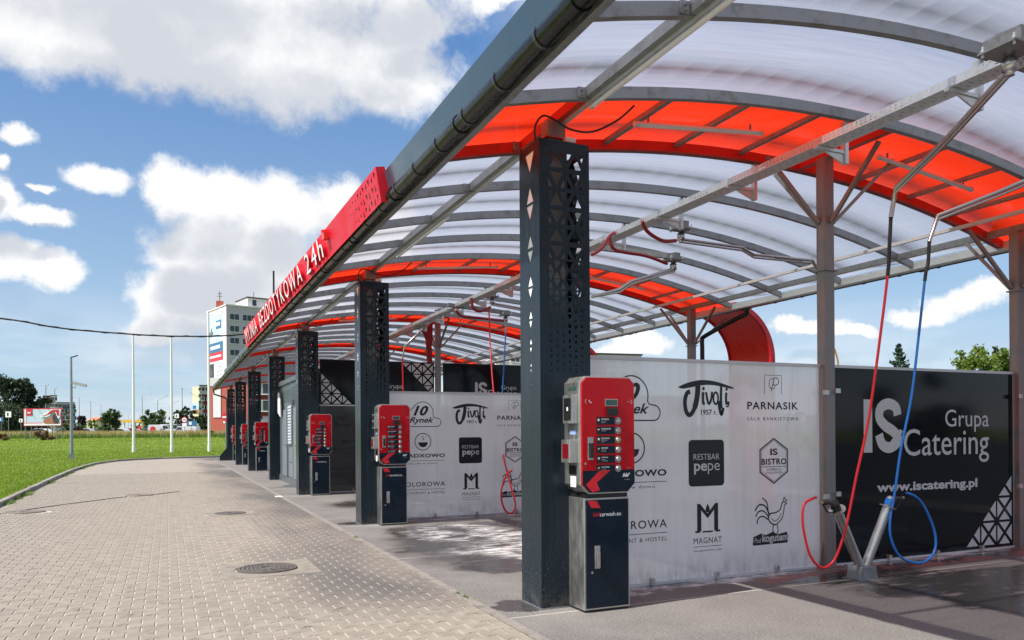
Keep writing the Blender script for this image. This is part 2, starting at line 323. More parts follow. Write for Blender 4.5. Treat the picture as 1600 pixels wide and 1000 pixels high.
def concrete_mat():
    m, nt = nodes('stained_concrete'); k = NT(nt); P = k.pos(); p = k.N('ShaderNodeBsdfPrincipled')
    w = k.v('ADD', P, k.v('MULTIPLY', k.v('SUBTRACT', k.noise(P, 1.3, 6, .65, 'Color'), (.5, .5, .5)), (1.3, 1.3, 0)))
    w2 = k.v('ADD', P, k.v('MULTIPLY', k.v('SUBTRACT', k.noise(P, 3.2, 6, .7, 'Color'), (.5, .5, .5)), (.8, .8, 0)))
    def blob(cx, cy, rx, ry, a=.75, b=1.05, src=None):
        q = k.v('MULTIPLY', k.v('SUBTRACT', src or w, (cx, cy, 0)), (1/rx, 1/ry, 0)); return k.sm(k.v('LENGTH', q), a, b, 1, 0)
    fine = k.noise(P, 52, 4, .9); med = k.noise(P, 26, 4, .6); big = k.noise(P, 1.2, 5, .6)
    c = k.mix(k.sm(big, .35, .65), (.120, .112, .104), (.178, .166, .155))
    c = k.mix(k.sm(med, .35, .7, 0, .35), c, (.16, .15, .14))
    c = k.mix(k.sm(fine, .47, .68, 0, .8), c, (.34, .32, .30))
    c = k.mix(k.sm(k.noise(P, 41, 5, .9), .53, .62, 0, .8), c, (.05, .046, .043))
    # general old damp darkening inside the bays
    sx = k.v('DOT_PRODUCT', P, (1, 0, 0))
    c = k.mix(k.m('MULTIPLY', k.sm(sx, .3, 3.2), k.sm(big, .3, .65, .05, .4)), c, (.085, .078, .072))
    wet = None
    for b in [(2.0, 3.6, 2.5, 2.4), (1.0, 2.2, 1.2, .6), (1.2, 5.2, 1.2, 1.2), (2.4, 5.2, 2.2, .9), (3.3, 6.7, 2.8, .45), (2.4, .40, 1.9, .10), (3.6, -.05, 1.0, .28), (4.6, -.75, 1.9, .5), (5.6, -1.6, 2.2, .7), (5.2, .30, 1.8, .17), (3.9, -1.6, .7, 1.6), (2.5, 10.2, 2.6, 1.4), (-.1, .25, .22, .25), (2.5, 16.6, 2.6, 1.2), (-.05, 6.9, .3, .22)]:
        f = blob(*b, src=w2 if b[3] < .6 else None); wet = f if wet is None else k.m('MAXIMUM', wet, f)
    wet = k.m('MULTIPLY', wet, k.sm(k.noise(k.v('MULTIPLY', P, (.8, 2.2, 1)), 2.2, 7, .68), .30, .46))
    ochre = k.m('MULTIPLY', blob(2.7, 3.6, 1.5, .75), k.sm(k.noise(P, 3, 5), .3, .6))
    c = k.mix(k.m('MULTIPLY', ochre, .75), c, (.26, .165, .08))
    c = k.mix(k.m('MULTIPLY', wet, .88), c, (.035, .030, .027))
    fo = None
    for b in [(1.6, 3.2, 1.5, .8), (2.2, 4.4, 1.8, .5), (1.2, 5.0, .9, 1.3), (2.4, .44, 1.7, .07), (1.6, .40, 1.0, .09), (4.9, .40, 1.6, .08), (2.0, .36, 1.4, .16), (1.0, .30, .8, .14), (2.4, 6.9, 2.0, .12), (2.2, 10.0, 1.3, .4)]:
        f = blob(*b, .6, 1.1, src=w2 if b[3] < .3 else None); fo = f if fo is None else k.m('MAXIMUM', fo, f)
    fs = k.m('MULTIPLY', k.sm(k.noise(k.v('MULTIPLY', P, (.8, 2.0, 1)), 3.0, 10, .8), .41, .60), k.sm(k.noise(P, 1.4, 4, .6), .34, .52))
    foam = k.m('MULTIPLY', fo, fs)
    c = k.mix(foam, c, (.70, .68, .66))
    # saw-cut joints
    sy = k.v('DOT_PRODUCT', P, (0, 1, 0))
    jx = k.sm(k.m('ABSOLUTE', k.m('SUBTRACT', sx, 9.2)), .008, .012, 1, 0)
    jj = None
    for yy in (-.15, 3.1, 6.5, 9.8, 13.1, 19.8):
        q = k.sm(k.m('ABSOLUTE', k.m('SUBTRACT', sy, yy)), .007, .011, 1, 0); jj = q if jj is None else k.m('MAXIMUM', jj, q)
    c = k.mix(k.m('MULTIPLY', k.m('MAXIMUM', jj, jx), .7), c, (.48, .45, .4))
    k.L(c, p.inputs['Base Color'])
    k.L(k.m('ADD', k.m('MULTIPLY', wet, -.66), k.m('ADD', .82, k.m('MULTIPLY', fine, .1))), p.inputs['Roughness'])
    hb = k.m('MULTIPLY', k.m('ADD', fine, k.m('MULTIPLY', med, .6)), k.m('SUBTRACT', 1, k.m('MULTIPLY', wet, .7)))
    k.L(k.bump(hb, .4, .004), p.inputs['Normal']); k.out(p.outputs[0]); return m
conc = concrete_mat()
def lawn_mat():
    m, nt = nodes('lawn_soil_and_grass'); k = NT(nt); P = k.pos(); p = k.N('ShaderNodeBsdfPrincipled')
    n = k.noise(P, .16, 6, .62); n2 = k.noise(P, 4.5, 6, .7); n3 = k.noise(P, 30, 3, .7)
    c = k.mix(k.sm(n, .35, .65), (.125, .185, .018), (.20, .265, .032))
    c = k.mix(k.sm(n2, .45, .72, 0, .6), c, (.055, .105, .010)); c = k.mix(k.sm(n3, .5, .75, 0, .5), c, (.21, .29, .04))
    c = k.mix(k.sm(k.noise(k.v('MULTIPLY', P, (1, .5, 1)), .5, 5, .6), .52, .72, 0, .45), c, (.22, .25, .05))
    k.L(c, p.inputs['Base Color']); p.inputs['Roughness'].default_value = .9; p.inputs['Specular IOR Level'].default_value = .2
    k.L(k.bump(k.m('ADD', n3, n2), .8, .05), p.inputs['Normal']); k.out(p.outputs[0]); return m
lawn_m = lawn_mat()

# ------------------------------------------------------------------ mesh helpers
B = 6.638784; KC = .001669
def bend(x, y, z=0):
    s = y/B; th = KC*s
    return (KC*B*s*s/2 + x*cos(th), y - x*sin(th), z)
class MB:
    def __init__(s): s.v = []; s.f = []; s.sm = []
    def add(s, vs, fs, smooth=False):
        o = len(s.v); s.v += [tuple(p) for p in vs]; s.f += [tuple(i+o for i in f) for f in fs]; s.sm += [smooth]*len(fs); return s
    def box(s, x0, x1, y0, y1, z0, z1):
        return s.add([(x0, y0, z0), (x1, y0, z0), (x1, y1, z0), (x0, y1, z0), (x0, y0, z1), (x1, y0, z1), (x1, y1, z1), (x0, y1, z1)],
                     [(3, 2, 1, 0), (4, 5, 6, 7), (0, 1, 5, 4), (1, 2, 6, 5), (2, 3, 7, 6), (3, 0, 4, 7)])
    def beam(s, a, b, w, h, upv=(0, 0, 1)):
        a = Vector(a); b = Vector(b); d = (b-a).normalized(); sd = d.cross(Vector(upv))
        if sd.length < 1e-4: sd = Vector((1, 0, 0))
        sd.normalize(); u = sd.cross(d)
        vs = [p + sd*(i*w/2) + u*(j*h/2) for p in (a, b) for i, j in ((-1, -1), (1, -1), (1, 1), (-1, 1))]
        return s.add(vs, [(0, 1, 2, 3), (7, 6, 5, 4), (0, 4, 5, 1), (1, 5, 6, 2), (2, 6, 7, 3), (3, 7, 4, 0)])
    def tube(s, pts, r, n=8, cap=True):
        pts = [Vector(p) for p in pts]; rr = r if isinstance(r, (list, tuple)) else [r]*len(pts)
        rings = []; ref = None
        for i, p in enumerate(pts):
            d = (pts[min(i+1, len(pts)-1)] - pts[max(i-1, 0)]).normalized()
            if ref is None: ref = d.orthogonal().normalized()
            ref = (ref - d*ref.dot(d)).normalized(); b = d.cross(ref)
            rings.append([p + (ref*cos(2*pi*k/n) + b*sin(2*pi*k/n))*rr[i] for k in range(n)])
        vs = [q for g in rings for q in g]; fs = []
        for i in range(len(pts)-1):
            for k in range(n): fs.append((i*n+k, i*n+(k+1) % n, (i+1)*n+(k+1) % n, (i+1)*n+k))
        s.add(vs, fs, True)
        if cap:
            s.add(rings[0], [tuple(range(n-1, -1, -1))]); s.add(rings[-1], [tuple(range(n))])
        return s
    def prism(s, poly, fn, d0, d1):
        # poly of 2D points, fn(a, b, d) -> 3D
        n = len(poly); vs = [fn(a, b, d0) for a, b in poly] + [fn(a, b, d1) for a, b in poly]
        return s.add(vs, [tuple(range(n-1, -1, -1)), tuple(range(n, 2*n))] + [(i, (i+1) % n, n+(i+1) % n, n+i) for i in range(n)])
    def disc(s, c, r, ax, n=16, t=.004):
        return s.tube([Vector(c), Vector(c)+Vector(ax)*t], r, n)
    def mesh(s, name, bent=False, fix=True):
        me = bpy.data.meshes.new(name)
        vs = [bend(*p) for p in s.v] if bent else s.v
        me.from_pydata(vs, [], s.f); me.polygons.foreach_set('use_smooth', s.sm)
        if fix and len(s.f) < 60000:
            bm = bmesh.new(); bm.from_mesh(me); bmesh.ops.recalc_face_normals(bm, faces=bm.faces); bm.to_mesh(me); bm.free()
        me.update(); return me
    def build(s, name, m, parent=None, bent=False, bevel=0, fix=True):
        o = link(name, s.mesh(name, bent, fix), m, parent)
        if bevel: bv = o.modifiers.new('bevel', 'BEVEL'); bv.width = bevel; bv.segments = 2; bv.limit_method = 'ANGLE'; bv.angle_limit = .6
        return o
def link(name, me, m, parent=None):
    if m is not None and not me.materials: me.materials.append(m)
    o = bpy.data.objects.new(name, me); COL.objects.link(o); o.parent = parent; return o
def thing(name, label, cat, loc=(0, 0, 0), rz=0, group=None):
    o = bpy.data.objects.new(name, None); COL.objects.link(o); o.location = loc; o.rotation_euler = (0, 0, rz); o.empty_display_size = .2
    return tag(o, label, cat, group)
def tag(o, label, cat, group=None):
    o['label'] = label; o['category'] = cat
    if group: o['group'] = group
    return o
def structure(o): o['kind'] = 'structure'; return o
def copytree(o, parent=None):
    c = o.copy(); COL.objects.link(c); c.parent = parent
    for ch in [q for q in KIDS.get(o.name, [])]: copytree(ch, c)
    return c
KIDS = {}
def index_kids():
    KIDS.clear()
    for o in COL.objects:
        if o.parent: KIDS.setdefault(o.parent.name, []).append(o)
def dup(o, label, loc, rz=0):
    index_kids(); c = copytree(o); c.location = loc; c.rotation_euler = (0, 0, rz); c['label'] = label; return c
def flat_curve(name, splines, depth=0.0, cyc=True):
    cu = bpy.data.curves.new(name, 'CURVE'); cu.dimensions = '2D'; cu.fill_mode = 'BOTH'; cu.extrude = depth/2
    for pts in splines:
        sp = cu.splines.new('POLY'); sp.points.add(len(pts)-1); sp.use_cyclic_u = cyc
        for i, (a, b) in enumerate(pts): sp.points[i].co = (a, b, 0, 1)
    o = bpy.data.objects.new(name, cu); COL.objects.link(o); bpy.context.view_layer.update()
    me = bpy.data.meshes.new_from_object(o.evaluated_get(bpy.context.evaluated_depsgraph_get()))
    bpy.data.objects.remove(o); bpy.data.curves.remove(cu); me.materials.clear(); me.name = name; return me
def text_mesh(txt, size, bold=0., shear=0., spacing=1., depth=0., align='LEFT', res=4):
    cu = bpy.data.curves.new('lettering', 'FONT'); cu.body = txt; cu.size = size; cu.offset = bold*size; cu.shear = shear; cu.space_character = spacing
    cu.align_x = align; cu.resolution_u = res; cu.extrude = depth/2
    o = bpy.data.objects.new('lettering', cu); COL.objects.link(o); bpy.context.view_layer.update()
    me = bpy.data.meshes.new_from_object(o.evaluated_get(bpy.context.evaluated_depsgraph_get()))
    bpy.data.objects.remove(o); bpy.data.curves.remove(cu); me.materials.clear(); me.name = 'lettering'; return me
def fit(me, x0, x1, z0, z1):
    co = np.empty(len(me.vertices)*3); me.vertices.foreach_get('co', co); co = co.reshape(-1, 3)
    mn = co.min(0); mx = co.max(0)
    co[:, 0] = x0 + (co[:, 0]-mn[0])/(mx[0]-mn[0]+1e-9)*(x1-x0); co[:, 1] = z0 + (co[:, 1]-mn[1])/(mx[1]-mn[1]+1e-9)*(z1-z0)
    me.vertices.foreach_set('co', co.ravel()); me.update(); return me
def on_front(name, me, m, parent, y, x=0, z=0):
    # flat art drawn in (x, z), facing -Y
    o = link(name, me, m, parent); o.rotation_euler = (pi/2, 0, 0); o.location = (x, y, z); return o
def front_text(txt, x0, x1, z0, z1, m, parent, y, bold=0., shear=0., spacing=1., name='lettering', res=4):
    return on_front(name, fit(text_mesh(txt, 1, bold, shear, spacing, res=res), x0, x1, z0, z1), m, parent, y)
def ribbon(pts, w, closed=False):
    # stroke as a flat strip in 2D
    P = [Vector(p) for p in pts]; n = len(P); L_, R_ = [], []
    for i, p in enumerate(P):
        a = P[(i-1) % n] if (closed or i > 0) else p; b = P[(i+1) % n] if (closed or i < n-1) else p
        d = (b-a); d = d.normalized() if d.length else Vector((1, 0)); nn = Vector((-d.y, d.x))
        ww = w[i] if isinstance(w, (list, tuple)) else w
        L_.append(p+nn*ww/2); R_.append(p-nn*ww/2)
    vs = [(q.x, q.y, 0) for q in L_] + [(q.x, q.y, 0) for q in R_]; fs = [(i, i+1, n+i+1, n+i) for i in range(n-1)]
    if closed: fs.append((n-1, 0, n, 2*n-1))
    return vs, fs
def strokes(name, lst, m, parent, y):
    b = MB()
    for it in lst: b.add(*ribbon(*it))
    return on_front(name, b.mesh(name, fix=False), m, parent, y)
def polys(name, lst, m, parent, y, depth=0):
    me = flat_curve(name, lst, depth); return on_front(name, me, m, parent, y)
def smooth_path(pts, n=8):
    P = [Vector(p) for p in pts]; out = []
    for i in range(len(P)-1):
        p0 = P[max(i-1, 0)]; p1 = P[i]; p2 = P[i+1]; p3 = P[min(i+2, len(P)-1)]
        for j in range(n):
            t = j/n; out.append(.5*((2*p1) + (p2-p0)*t + (2*p0-5*p1+4*p2-p3)*t*t + (3*p1-p0-3*p2+p3)*t**3))
    out.append(P[-1]); return out
def arc(cx, cy, r, a0, a1, n=24, ry=None):
    ry = ry or r; return [(cx+r*cos(radians(a0+(a1-a0)*i/n)), cy+ry*sin(radians(a0+(a1-a0)*i/n))) for i in range(n+1)]
def roundrect(x0, x1, y0, y1, r, n=5):
    o = []
    for cx, cy, a in ((x1-r, y1-r, 0), (x0+r, y1-r, 90), (x0+r, y0+r, 180), (x1-r, y0+r, 270)): o += arc(cx, cy, r, a, a+90, n)
    return o

# ------------------------------------------------------------------ ground
def tz(x, y):
    # the land rises about a metre towards the far road
    d = (Vector((x, y, 0))-CAM).dot(Vector((fw.x, fw.y, 0))); t = min(1, max(0, (d-66)/50)); return 1.02*t*t*(3-2*t)
def far(px, d, z=None):
    p = CAM + fw*d + rt*((px-800)/F*d); return Vector((p.x, p.y, tz(p.x, p.y) if z is None else z))
kp = [(-6.15, -60), (-6.15, -10), (-6.15, 10), (-6.15, 14), (-6.24, 18), (-6.36, 24), (-6.42, 30), (-6.36, 34.5), (-6.2, 37.5), (-5.9, 40), (-5.45, 42), (-4.6, 43.7), (-3.2, 45.1), (-1.1, 46.1), (1.2, 47.1), (5, 48.1), (11, 48.8), (16, 49)]
kerb_path = []
for i in range(len(kp)-1):
    a = Vector(kp[i]); b = Vector(kp[i+1]); n = max(1, int((b-a).length/1.0)) if i > 1 else 4
    for j in range(n): kerb_path.append(a + (b-a)*(j/n))
kerb_path.append(Vector(kp[-1]))
gm = MB(); R_ = 2600
gm.add([(-R_, -R_, -.09), (R_, -R_, -.09), (R_, R_, -.09), (-R_, R_, -.09)], [(0, 1, 2, 3)])
structure(gm.build('ground', lawn_m))
lw = MB(); offs = [0, .5, 1, 2, 4, 7, 11, 16, 22, 30, 40, 52, 66, 80, 95, 115, 140, 180, 260, 420, 800, 1500]
nk = len(kerb_path); vs = []
for i, p in enumerate(kerb_path):
    a = kerb_path[max(0, i-1)]; b = kerb_path[min(nk-1, i+1)]; t = i/(nk-1)
    sl = max(0, min(1, (p.y-30)/17)); ang = pi - sl*pi/2 if p.x < 1.2 else pi/2 - min(1, (p.x-1.2)/15)*.5
    od = Vector((cos(ang), sin(ang)))
    for o_ in offs: q = p + od*(o_ + .05); vs.append((q.x, q.y, .035 + tz(q.x, q.y)))
m_ = len(offs)
lw.add(vs, [(i*m_+j, (i+1)*m_+j, (i+1)*m_+j+1, i*m_+j+1) for i in range(nk-1) for j in range(m_-1)], True)
lw.build('lawn', lawn_m); structure(bpy.data.objects['lawn'])
# lawn right of the far end and behind the canopy
structure(MB().add([(11.81, -60, .012), (26, -60, .012), (26, 51, .012), (11.81, 51, .012)], [(0, 1, 2, 3)]).build('added_rear_asphalt', asph))  # unseen asphalt added to darken what the black wall reflects
structure(MB().add([(26.02, -60, .03), (110, -60, .03), (110, 3, .03), (26.02, 3, .03)], [(0, 1, 2, 3)]).build('added_yard_asphalt', asph))  # more unseen asphalt, added to keep sunlit lawn out of that reflection
structure(MB().add([(-.44, -60, .003), (11.8, -60, .003), (11.8, -14.01, .003), (-.44, -14.01, .003)], [(0, 1, 2, 3)]).build('front_drive', asph))
bk = MB(); bk.add([(26.01, -60, .02), (500, -60, .02), (500, 51, .02), (26.01, 51, .02)], [(0, 1, 2, 3)])
bk.add([(26.2, 53, .03), (26.2, 51.05, .02), (500, 51.05, .02), (500, 300, 1.0), (120, 300, 1.0)], [(0, 1, 2, 3, 4)])
structure(bk.build('back_lawn', lawn_m))
cast_dk = mat('dark_iron_slot', (.05, .045, .04), .7, .2, .3, 20); white_diff0 = mat('mark_white', (.7, .68, .62), .7)
edging_m = mat('edging_concrete', (.235, .21, .185), .9, 0, .3, 14, .5, 90, world=True, dirt=((.08, .072, .065, 1), .7))
# concrete wash apron
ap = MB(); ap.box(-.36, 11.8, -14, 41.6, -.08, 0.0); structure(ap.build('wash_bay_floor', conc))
ap2 = MB(); ap2.box(-.45, -.365, -14, 41.6, -.06, .002); structure(ap2.build('edging_strip', edging_m))
# sand bed + paving
sb = MB(); poly2 = [(p.x+.07, p.y) for p in kerb_path if p.y > -59] + [(16, 41.62), (-.36, 41.62), (-.455, 41.6), (-.455, -14), (-.455, -58)]
sb_me = flat_curve('paving', [poly2]); sb_o = link('paving', sb_me, sand_m); sb_o.location.z = -.007; structure(sb_o)
def in_cover(x, y):
    return (-2.31 < x < -1.41 and 2.66 < y < 3.56) or (-2.16 < x < -1.42 and 9.24 < y < 9.96) or (x+5.4)**2+(y-11.76)**2 < .2 or (x+3.5)**2+(y-15.25)**2 < .16
def beh(L=.2, gx=.0055, gy=.0022):
    h = .0825-gy; w = .0575-gy; e = L/2-gx
    pts = [(-e, -h), (-.07, -h), (-.033, -w), (.033, -w), (.07, -h), (e, -h)]
    return pts + [(-a, -b) for a, b in pts]
base = beh(); top = [(a*.955, b*.93) for a, b in base]
def paver_geo(x, y, z, tx, ty):
    vs = [(x+a, y+b, z-.02) for a, b in base] + [(x+a, y+b, z-.0035+tx*a+ty*b) for a, b in base] + [(x+a, y+b, z+tx*a+ty*b) for a, b in top]
    n = 12; fs = [(2*n+5, 2*n+4, 2*n+3, 2*n+2, 2*n+1, 2*n, 2*n+11, 2*n+10, 2*n+9, 2*n+8, 2*n+7, 2*n+6)[::-1]]
    fs = [tuple(range(2*n, 3*n))]
    for k_ in range(2):
        for i in range(n): fs.append((k_*n+i, k_*n+(i+1) % n, (k_+1)*n+(i+1) % n, (k_+1)*n+i))
    return vs, fs
def kerb_x(yq):
    for i in range(nk-1):
        a, b = kerb_path[i], kerb_path[i+1]
        if a.y <= yq <= b.y: return a.x+(b.x-a.x)*(yq-a.y)/max(1e-6, b.y-a.y)
    return -6.15
cells = []; halves = []
row = 0; y = -2.6
while y < 27:
    x = -6.36 + (row % 2)*.1; kx_ = kerb_x(y)+.075
    while x < -.553:
        v = Vector((x, y, 0))-CAM; dep = v.dot(fw); px = 800+F*v.dot(rt)/dep if dep > 1 else -9999
        if dep > 3 and x-.1 > kx_ and -120 < px < 1100 and not in_cover(x, y): cells.append((dep, x, y, px, CY-F*v.dot(up)/dep))
        x += .2
    if row % 2 == 1 and -.5 < CAM.x + 99: halves.append((x if x > -.55 else x+.2, y))
    row += 1; y += .14
vis = sorted([c for c in cells if -5 < c[3] < 1605 and c[4] < 1003], key=lambda c: c[0])
own = set((c[1], c[2]) for c in vis[:300])
vs0, fs0 = paver_geo(0, 0, 0, 0, 0); pm = MB(); pm.add(vs0, fs0); pme = pm.mesh('paver', fix=False); pme.materials.append(paver_m)
fld = MB()
for c in cells:
    dz = random.uniform(-.0012, .0012); tx, ty = random.uniform(-.006, .006), random.uniform(-.006, .006)
    if (c[1], c[2]) in own:
        o = bpy.data.objects.new('paver', pme); COL.objects.link(o); o.parent = sb_o; o.location = (c[1], c[2], dz+.007); o.rotation_euler = (ty, -tx, random.uniform(-.004, .004))
    else: fld.add(*paver_geo(c[1], c[2], dz+.007, tx, ty))
for hx_, hy_ in halves:
    # half stones closing every second row against the edging
    a0, a1 = hx_-.0945, -.463
    if a1-a0 > .03: fld.add([(a0, hy_-.078, -.013), (a1, hy_-.078, -.013), (a1, hy_+.078-.02, -.013), (a0, hy_+.058, -.013), (a0, hy_-.058, .0065), (a1, hy_-.066, .0065), (a1, hy_+.066, .0065), (a0, hy_+.058, .0065)], [(4, 5, 6, 7), (0, 1, 5, 4), (3, 0, 4, 7), (2, 3, 7, 6)])
o = fld.build('paver_field', paver_m, sb_o, fix=False); o['kind'] = 'stuff'
# beyond where a stone can be told from its neighbour
ff = flat_curve('distant_pavers', [[(p.x+.07, p.y) for p in kerb_path if p.y > 27.05] + [(16, 41.63), (-.36, 41.63), (-.46, 41.6), (-.46, 27.0), (-6.31, 27.0)]])
o = link('distant_pavers', ff, paver_flat, sb_o); o.location.z = .0065; o['kind'] = 'stuff'
# kerb: one stone per metre
kb = thing('kerb', 'low concrete kerb curving between the lawn and the paving', 'kerb')
kn = 0
for i in range(nk-1):
    a, b = kerb_path[i], kerb_path[i+1]
    if a.y < 8: continue
    d = (b-a); Lk = d.length; bm_ = MB(); g = .006
    z0 = random.uniform(-.004, .004)
    dd = d.normalized(); sd = Vector((-dd.y, dd.x)); pa = a+dd*g; pb = b-dd*g
    prof = [(-.07, -.08), (-.07, .085+z0), (-.055, .098+z0), (.045, .098+z0), (.06, .083+z0), (.06, -.08)]
    bm_.prism(prof, lambda s_, h_, t_: ((pa if t_ == 0 else pb).x + sd.x*s_, (pa if t_ == 0 else pb).y + sd.y*s_, h_), 0, 1)
    bm_.build('kerb_stone', kerb_m, kb); kn += 1
# iron covers
def cover(x, y, r, sq, label, m_=None):
    t = thing('manhole_cover', label, 'manhole cover', (x, y, 0), random.uniform(-.2, .2))
    f = MB()
    if sq:
        mort = flat_curve('frame_mortar', [[(-sq, -sq*.98), (sq*1.02, -sq), (sq, sq*.96), (-sq*.98, sq)], arc(0, 0, r+.015, 0, 360, 32)[:-1]], .05)
        o = link('mortar_surround', mort, mortar_m, t); o.location.z = -.022
    f.tube([(0, 0, -.04), (0, 0, .004)], r*.985, 40); f.build('cover_plate', m_ or cast, t)
    rg = MB()
    for q in np.arange(.25, 1.0, .135):
        n = 40; ro, ri = r*q+.012, r*q-.012
        vs = [(ro*cos(2*pi*i/n), ro*sin(2*pi*i/n), .0045) for i in range(n)] + [(ro*cos(2*pi*i/n), ro*sin(2*pi*i/n), .012) for i in range(n)] + [(ri*cos(2*pi*i/n), ri*sin(2*pi*i/n), .012) for i in range(n)] + [(ri*cos(2*pi*i/n), ri*sin(2*pi*i/n), .0045) for i in range(n)]
        rg.add(vs, [(k_*n+i, k_*n+(i+1) % n, (k_+1)*n+(i+1) % n, (k_+1)*n+i) for k_ in range(3) for i in range(n)])
    for i in range(12):
        a = 2*pi*i/12; rg.beam((r*.3*cos(a), r*.3*sin(a), .008), (r*.9*cos(a), r*.9*sin(a), .008), .018, .007)
    rg.build('raised_rings', m_ or cast, t); return t
mortar_m = mat('rough_mortar', (.245, .215, .18), .95, 0, .35, 18, .8, 60, dirt=((.12, .1, .08, 1), .6))
lid_m = mat('concrete_lid', (.245, .21, .18), .9, 0, .3, 12, .4, 60, dirt=((.12, .10, .09, 1), .5))
cover(-1.86, 3.11, .33, .50, 'round ringed iron manhole cover nearest the camera, set in rough mortar')
cover(-1.79, 9.6, .28, .42, 'round iron manhole cover in the grimy paving, beyond the nearest one')
cover(-5.4, 11.76, .36, 0, 'faint round cover in the paving close to the kerb at the left', lid_m)
cover(-3.5, 15.25, .34, 0, 'round cover in the middle of the paving, left of the other covers in the row', lid_m)

dr_ = thing('drain_channel', 'narrow dark drain slot running from the kerb across the paving', 'drain')
for (xa, ya_, xb, yb2) in ((-5.95, 11.3, -4.9, 13.2), (-4.88, 13.22, -3.75, 14.9), (-3.2, 15.2, -2.6, 16.0)):
    m = MB(); m.beam((xa, ya_, .0085), (xb, yb2, .0085), .045, .006); m.build('drain_slot', cast_dk, dr_)
m = MB(); m.box(-.55, -.40, 12.9, 13.25, .003, .009); tag(m.build('painted_mark', white_diff0), 'small white mark on the edge of the paving before the third column', 'mark')

# ------------------------------------------------------------------ canopy
def zr(x): return 4.46 - (x-3.15)**2/29.0     # underside of the arched ribs
XL, XR = -.58, 7.22
canopy = thing('wash_canopy', 'long arched wash-bay canopy of galvanised ribs and translucent sheets with red bands', 'canopy')
xs = [XL + (XR-XL)*i/26 for i in range(27)]
def arc_strip(mb, y0, y1, zlo, zhi, x0=XL, x1=XR, n=26):
    X = [x0+(x1-x0)*i/n for i in range(n+1)]; vs = []
    for x in X:
        for (yy, dz) in ((y0, zlo), (y1, zlo), (y1, zhi), (y0, zhi)): vs.append((x, yy, zr(x)+dz))
    fs = [(4*i+j, 4*(i+1)+j, 4*(i+1)+(j+1) % 4, 4*i+(j+1) % 4) for i in range(n) for j in range(4)] + [(0, 1, 2, 3), (4*n+3, 4*n+2, 4*n+1, 4*n)]
    return mb.add(vs, fs, False)
ribs = []   # (y, red?)
for s in range(-1, 7):
    y0 = s*B-.40; y1 = s*B+.86
    ribs.append((y0, False)); ribs.append((y1, True))
    if s < 6:
        for j in (1, 2, 3): ribs.append((y1 + (B-1.26)*j/4, False))
for (yy, red) in ribs:
    mb = MB(); arc_strip(mb, yy-.03, yy+.03, 0, .095); mb.build('rib', red_beam if red else galv, canopy, bent=True)
    if red:
        mb = MB(); arc_strip(mb, yy+.031, yy+.05, -.012, .02); mb.build('rib_edge_strip', galv, canopy, bent=True)
ys = [r_[0] for r_ in ribs]
for i in range(len(ribs)-1):
    red = (not ribs[i][1]) and ribs[i+1][1] and abs(ys[i+1]-ys[i]-1.26) < .01
    mb = MB(); X = xs; a, b = ys[i]+.002, ys[i+1]-.002
    vs = []; 
    for x in X:
        for (yy, dz) in ((a, .098), (b, .098), (b, .108), (a, .108)): vs.append((x, yy, zr(x)+dz))
    n = len(X)-1
    mb.add(vs, [(4*k_+j, 4*(k_+1)+j, 4*(k_+1)+(j+1) % 4, 4*k_+(j+1) % 4) for k_ in range(n) for j in range(4)] + [(0, 1, 2, 3), (4*n+3, 4*n+2, 4*n+1, 4*n)], True)
    o = mb.build('red_roof_sheet' if red else 'clear_roof_sheet', poly_red if red else poly, canopy, bent=True); o.data.materials.append(skin)
    for pi_, p_ in enumerate(o.data.polygons): p_.material_index = 0 if (pi_ < 4*n and pi_ % 4 == 0) else 1
    # purlins between ribs
    for px_, w_ in ((.245, .075), (3.72, .08), (6.93, .075)):
        if px_ == 3.72 and not red: continue
        q = MB(); q.box(px_-w_/2, px_+w_/2, ys[i]+.032, ys[i+1]-.032, zr(px_)+.006, zr(px_)+.090)
        q.build('purlin', red_beam if (red and px_ < 6) else galv, canopy, bent=True)
    if red:
        for px_ in (1.15, 2.0, 2.85, 4.6, 5.45, 6.2):
            q = MB(); q.box(px_-.025, px_+.025, ys[i]+.032, ys[i+1]-.032, zr(px_)+.045, zr(px_)+.09); q.build('crossbar', galv, canopy, bent=True)
    if i % 1 == 0:   # bolts and cleats where ribs meet the first purlin
        q = MB(); q.box(.13, .20, ys[i+1]-.045, ys[i+1]-.031, zr(.17)+.008, zr(.17)+.09)
        for dz in (.03, .065): q.tube([(.165, ys[i+1]-.06, zr(.17)+dz), (.165, ys[i+1]-.045, zr(.17)+dz)], .011, 6)
        q.build('cleat', galv, canopy, bent=True)
Y0, Y1 = ys[0], ys[-1]+.05
def longbar(name, m, x0, x1, z0, z1, y0=Y0, y1=Y1, seg=8):
    q = MB(); n = seg; Y = [y0+(y1-y0)*i/n for i in range(n+1)]; vs = []
    for yy in Y:
        for (a, b) in ((x0, z0), (x1, z0), (x1, z1), (x0, z1)): vs.append((a, yy, b))
    q.add(vs, [(4*i+j, 4*(i+1)+j, 4*(i+1)+(j+1) % 4, 4*i+(j+1) % 4) for i in range(n) for j in range(4)] + [(0, 1, 2, 3), (4*n+3, 4*n+2, 4*n+1, 4*n)])
    return q.build(name, m, canopy, bent=True)
longbar('eaves_beam', galv, -.60, -.585, 3.93, 4.10); longbar('eaves_beam', galv, -.583, -.52, 3.955, 3.962)
longbar('back_eaves_beam', tray_steel, 7.225, 7.24, 3.83, 3.97); longbar('back_eaves_beam', tray_steel, 7.12, 7.223, 3.83, 3.838)
